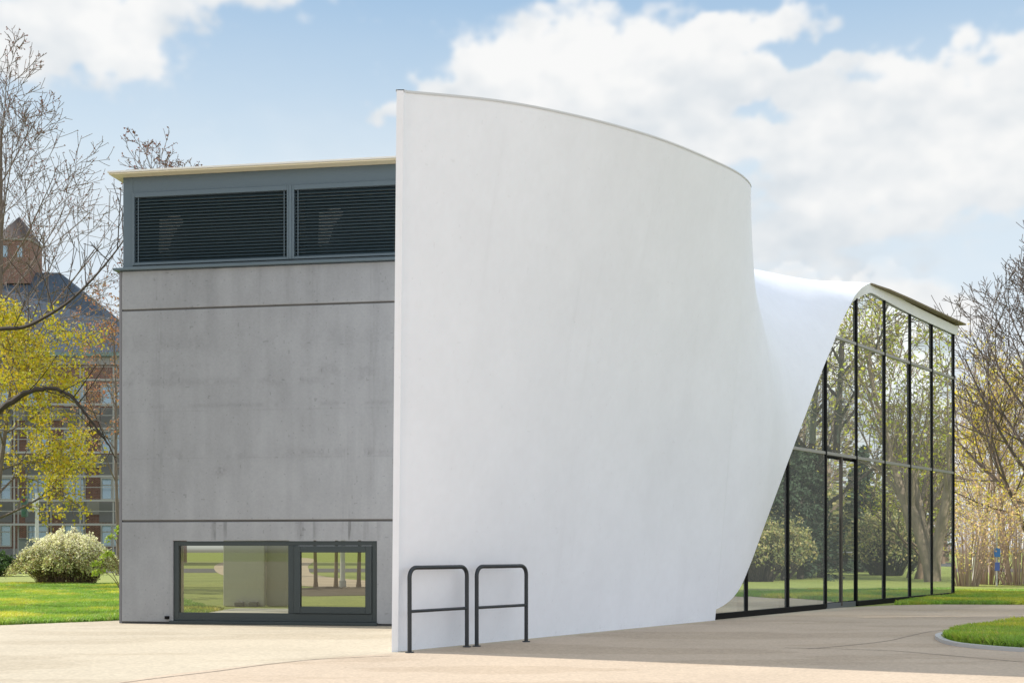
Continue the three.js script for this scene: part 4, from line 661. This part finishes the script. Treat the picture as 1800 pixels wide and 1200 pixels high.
{
  const blade = []; const R = rng(909);
  for (let i = 0; i < 9; i++) { const a = R() * 6.28, h = 0.7 + 0.5 * R(), l = 0.25 + 0.5 * R(), w = 0.07, x = (R() - 0.5) * 0.9, z = (R() - 0.5) * 0.9, ca = Math.cos(a), sa = Math.sin(a); blade.push(x - w * sa, 0, z + w * ca, x + w * sa, 0, z - w * ca, x + ca * l * 0.35 + w * 0.6 * sa, h * 0.6, z + sa * l * 0.35 - w * 0.6 * ca, x - w * sa, 0, z + w * ca, x + ca * l * 0.35 + w * 0.6 * sa, h * 0.6, z + sa * l * 0.35 - w * 0.6 * ca, x + ca * l, h, z + sa * l); }
  const g = new THREE.BufferGeometry(); g.setAttribute('position', new THREE.Float32BufferAttribute(blade, 3)); g.computeVertexNormals();
  const gm = new THREE.MeshPhysicalMaterial({ color: lin(0.48, 0.56, 0.07), roughness: 0.75, transmission: 0.5, thickness: 0, side: THREE.DoubleSide });
  const inside = (pts, x, z) => { let c = false; for (let i = 0, j = pts.length - 1; i < pts.length; j = i++) { const [xi, zi] = pts[i], [xj, zj] = pts[j]; if ((zi > z) !== (zj > z) && x < (xj - xi) * (z - zi) / (zj - zi) + xi) c = !c; } return c; };
  const lay = (n, poly, yf, hmin, hmax, near) => {
    const im = new THREE.InstancedMesh(g, gm, n), m = new THREE.Matrix4(), q = new THREE.Quaternion(), e = new THREE.Euler(), c = new THREE.Color(); let k = 0, tries = 0;
    const xs = poly.map((p) => p[0]), zs = poly.map((p) => p[1]), x0 = Math.min(...xs), x1 = Math.max(...xs), z0 = Math.min(...zs), z1 = Math.max(...zs);
    while (k < n && tries++ < n * 30) {
      const x = mix(x0, x1, R()), z = mix(z0, z1, R()); if (!inside(poly, x, z)) continue; const d = -z; if (R() > Math.pow(near / Math.max(near, d), 1.3)) continue;
      const pn = fbm(x * 0.8 + 50, z * 0.8 + 50, 4, 41), h = mix(hmin, hmax, R()) * (0.55 + 0.9 * pn), w = h * (1.1 + 0.4 * R()) ; e.set((R() - 0.5) * 0.3, R() * 6.28, (R() - 0.5) * 0.3); q.setFromEuler(e);
      m.compose(new THREE.Vector3(x, yf(x, z), z), q, new THREE.Vector3(w, h, w)); im.setMatrixAt(k, m);
      const t = 0.55 + 0.9 * pn + 0.5 * (R() - 0.5), dry = R() < 0.07 ? 0.6 : 0; c.setRGB(t * (0.72 + 0.4 * sstep(pn, 0.45, 0.75) + dry * 0.6), t, t * (0.9 + dry * 2)); im.setColorAt(k, c); k++;
    }
    im.count = k; im.name = numbered('grass'); im.userData = { kind: 'stuff' }; im.castShadow = im.receiveShadow = true; scene.add(im); return im;
  };
  const gy = () => -0.012;
  const left = lay(110000, [[-9.6, -19.4], [-8.1, -19.9], [-6.6, -21.25], [-5.6, -21.7], [-5.6, -24], [-13, -42], [-20, -42]], gy, 0.05, 0.1, 22);
  left.userData = { kind: 'stuff', label: 'sunlit green grass of the left lawn', category: 'grass' };
  const strip = lay(30000, [[8.3, -27.0], [9.3, -27.3], [12, -27.05], [15, -26.95], [16, -36], [12, -36]], gy, 0.05, 0.09, 30);
  strip.userData = { kind: 'stuff', label: 'grass strip at the far end of the glass front', category: 'grass' };
  const ctr = new THREE.Vector2(14, -18.5);
  const isl = lay(52000, [[5.72, -16.4], [6.6, -17.9], [8.2, -19.5], [9.5, -20.7], [10.5, -13.5], [8.2, -13.85], [6.7, -14.3], [5.95, -14.85], [5.65, -15.5]], (x, z) => 0.03, 0.06, 0.11, 16);
  isl.userData = { kind: 'stuff', label: 'shaded grass of the kerbed island on the right', category: 'grass' };
}
renderer.render(scene, camera);
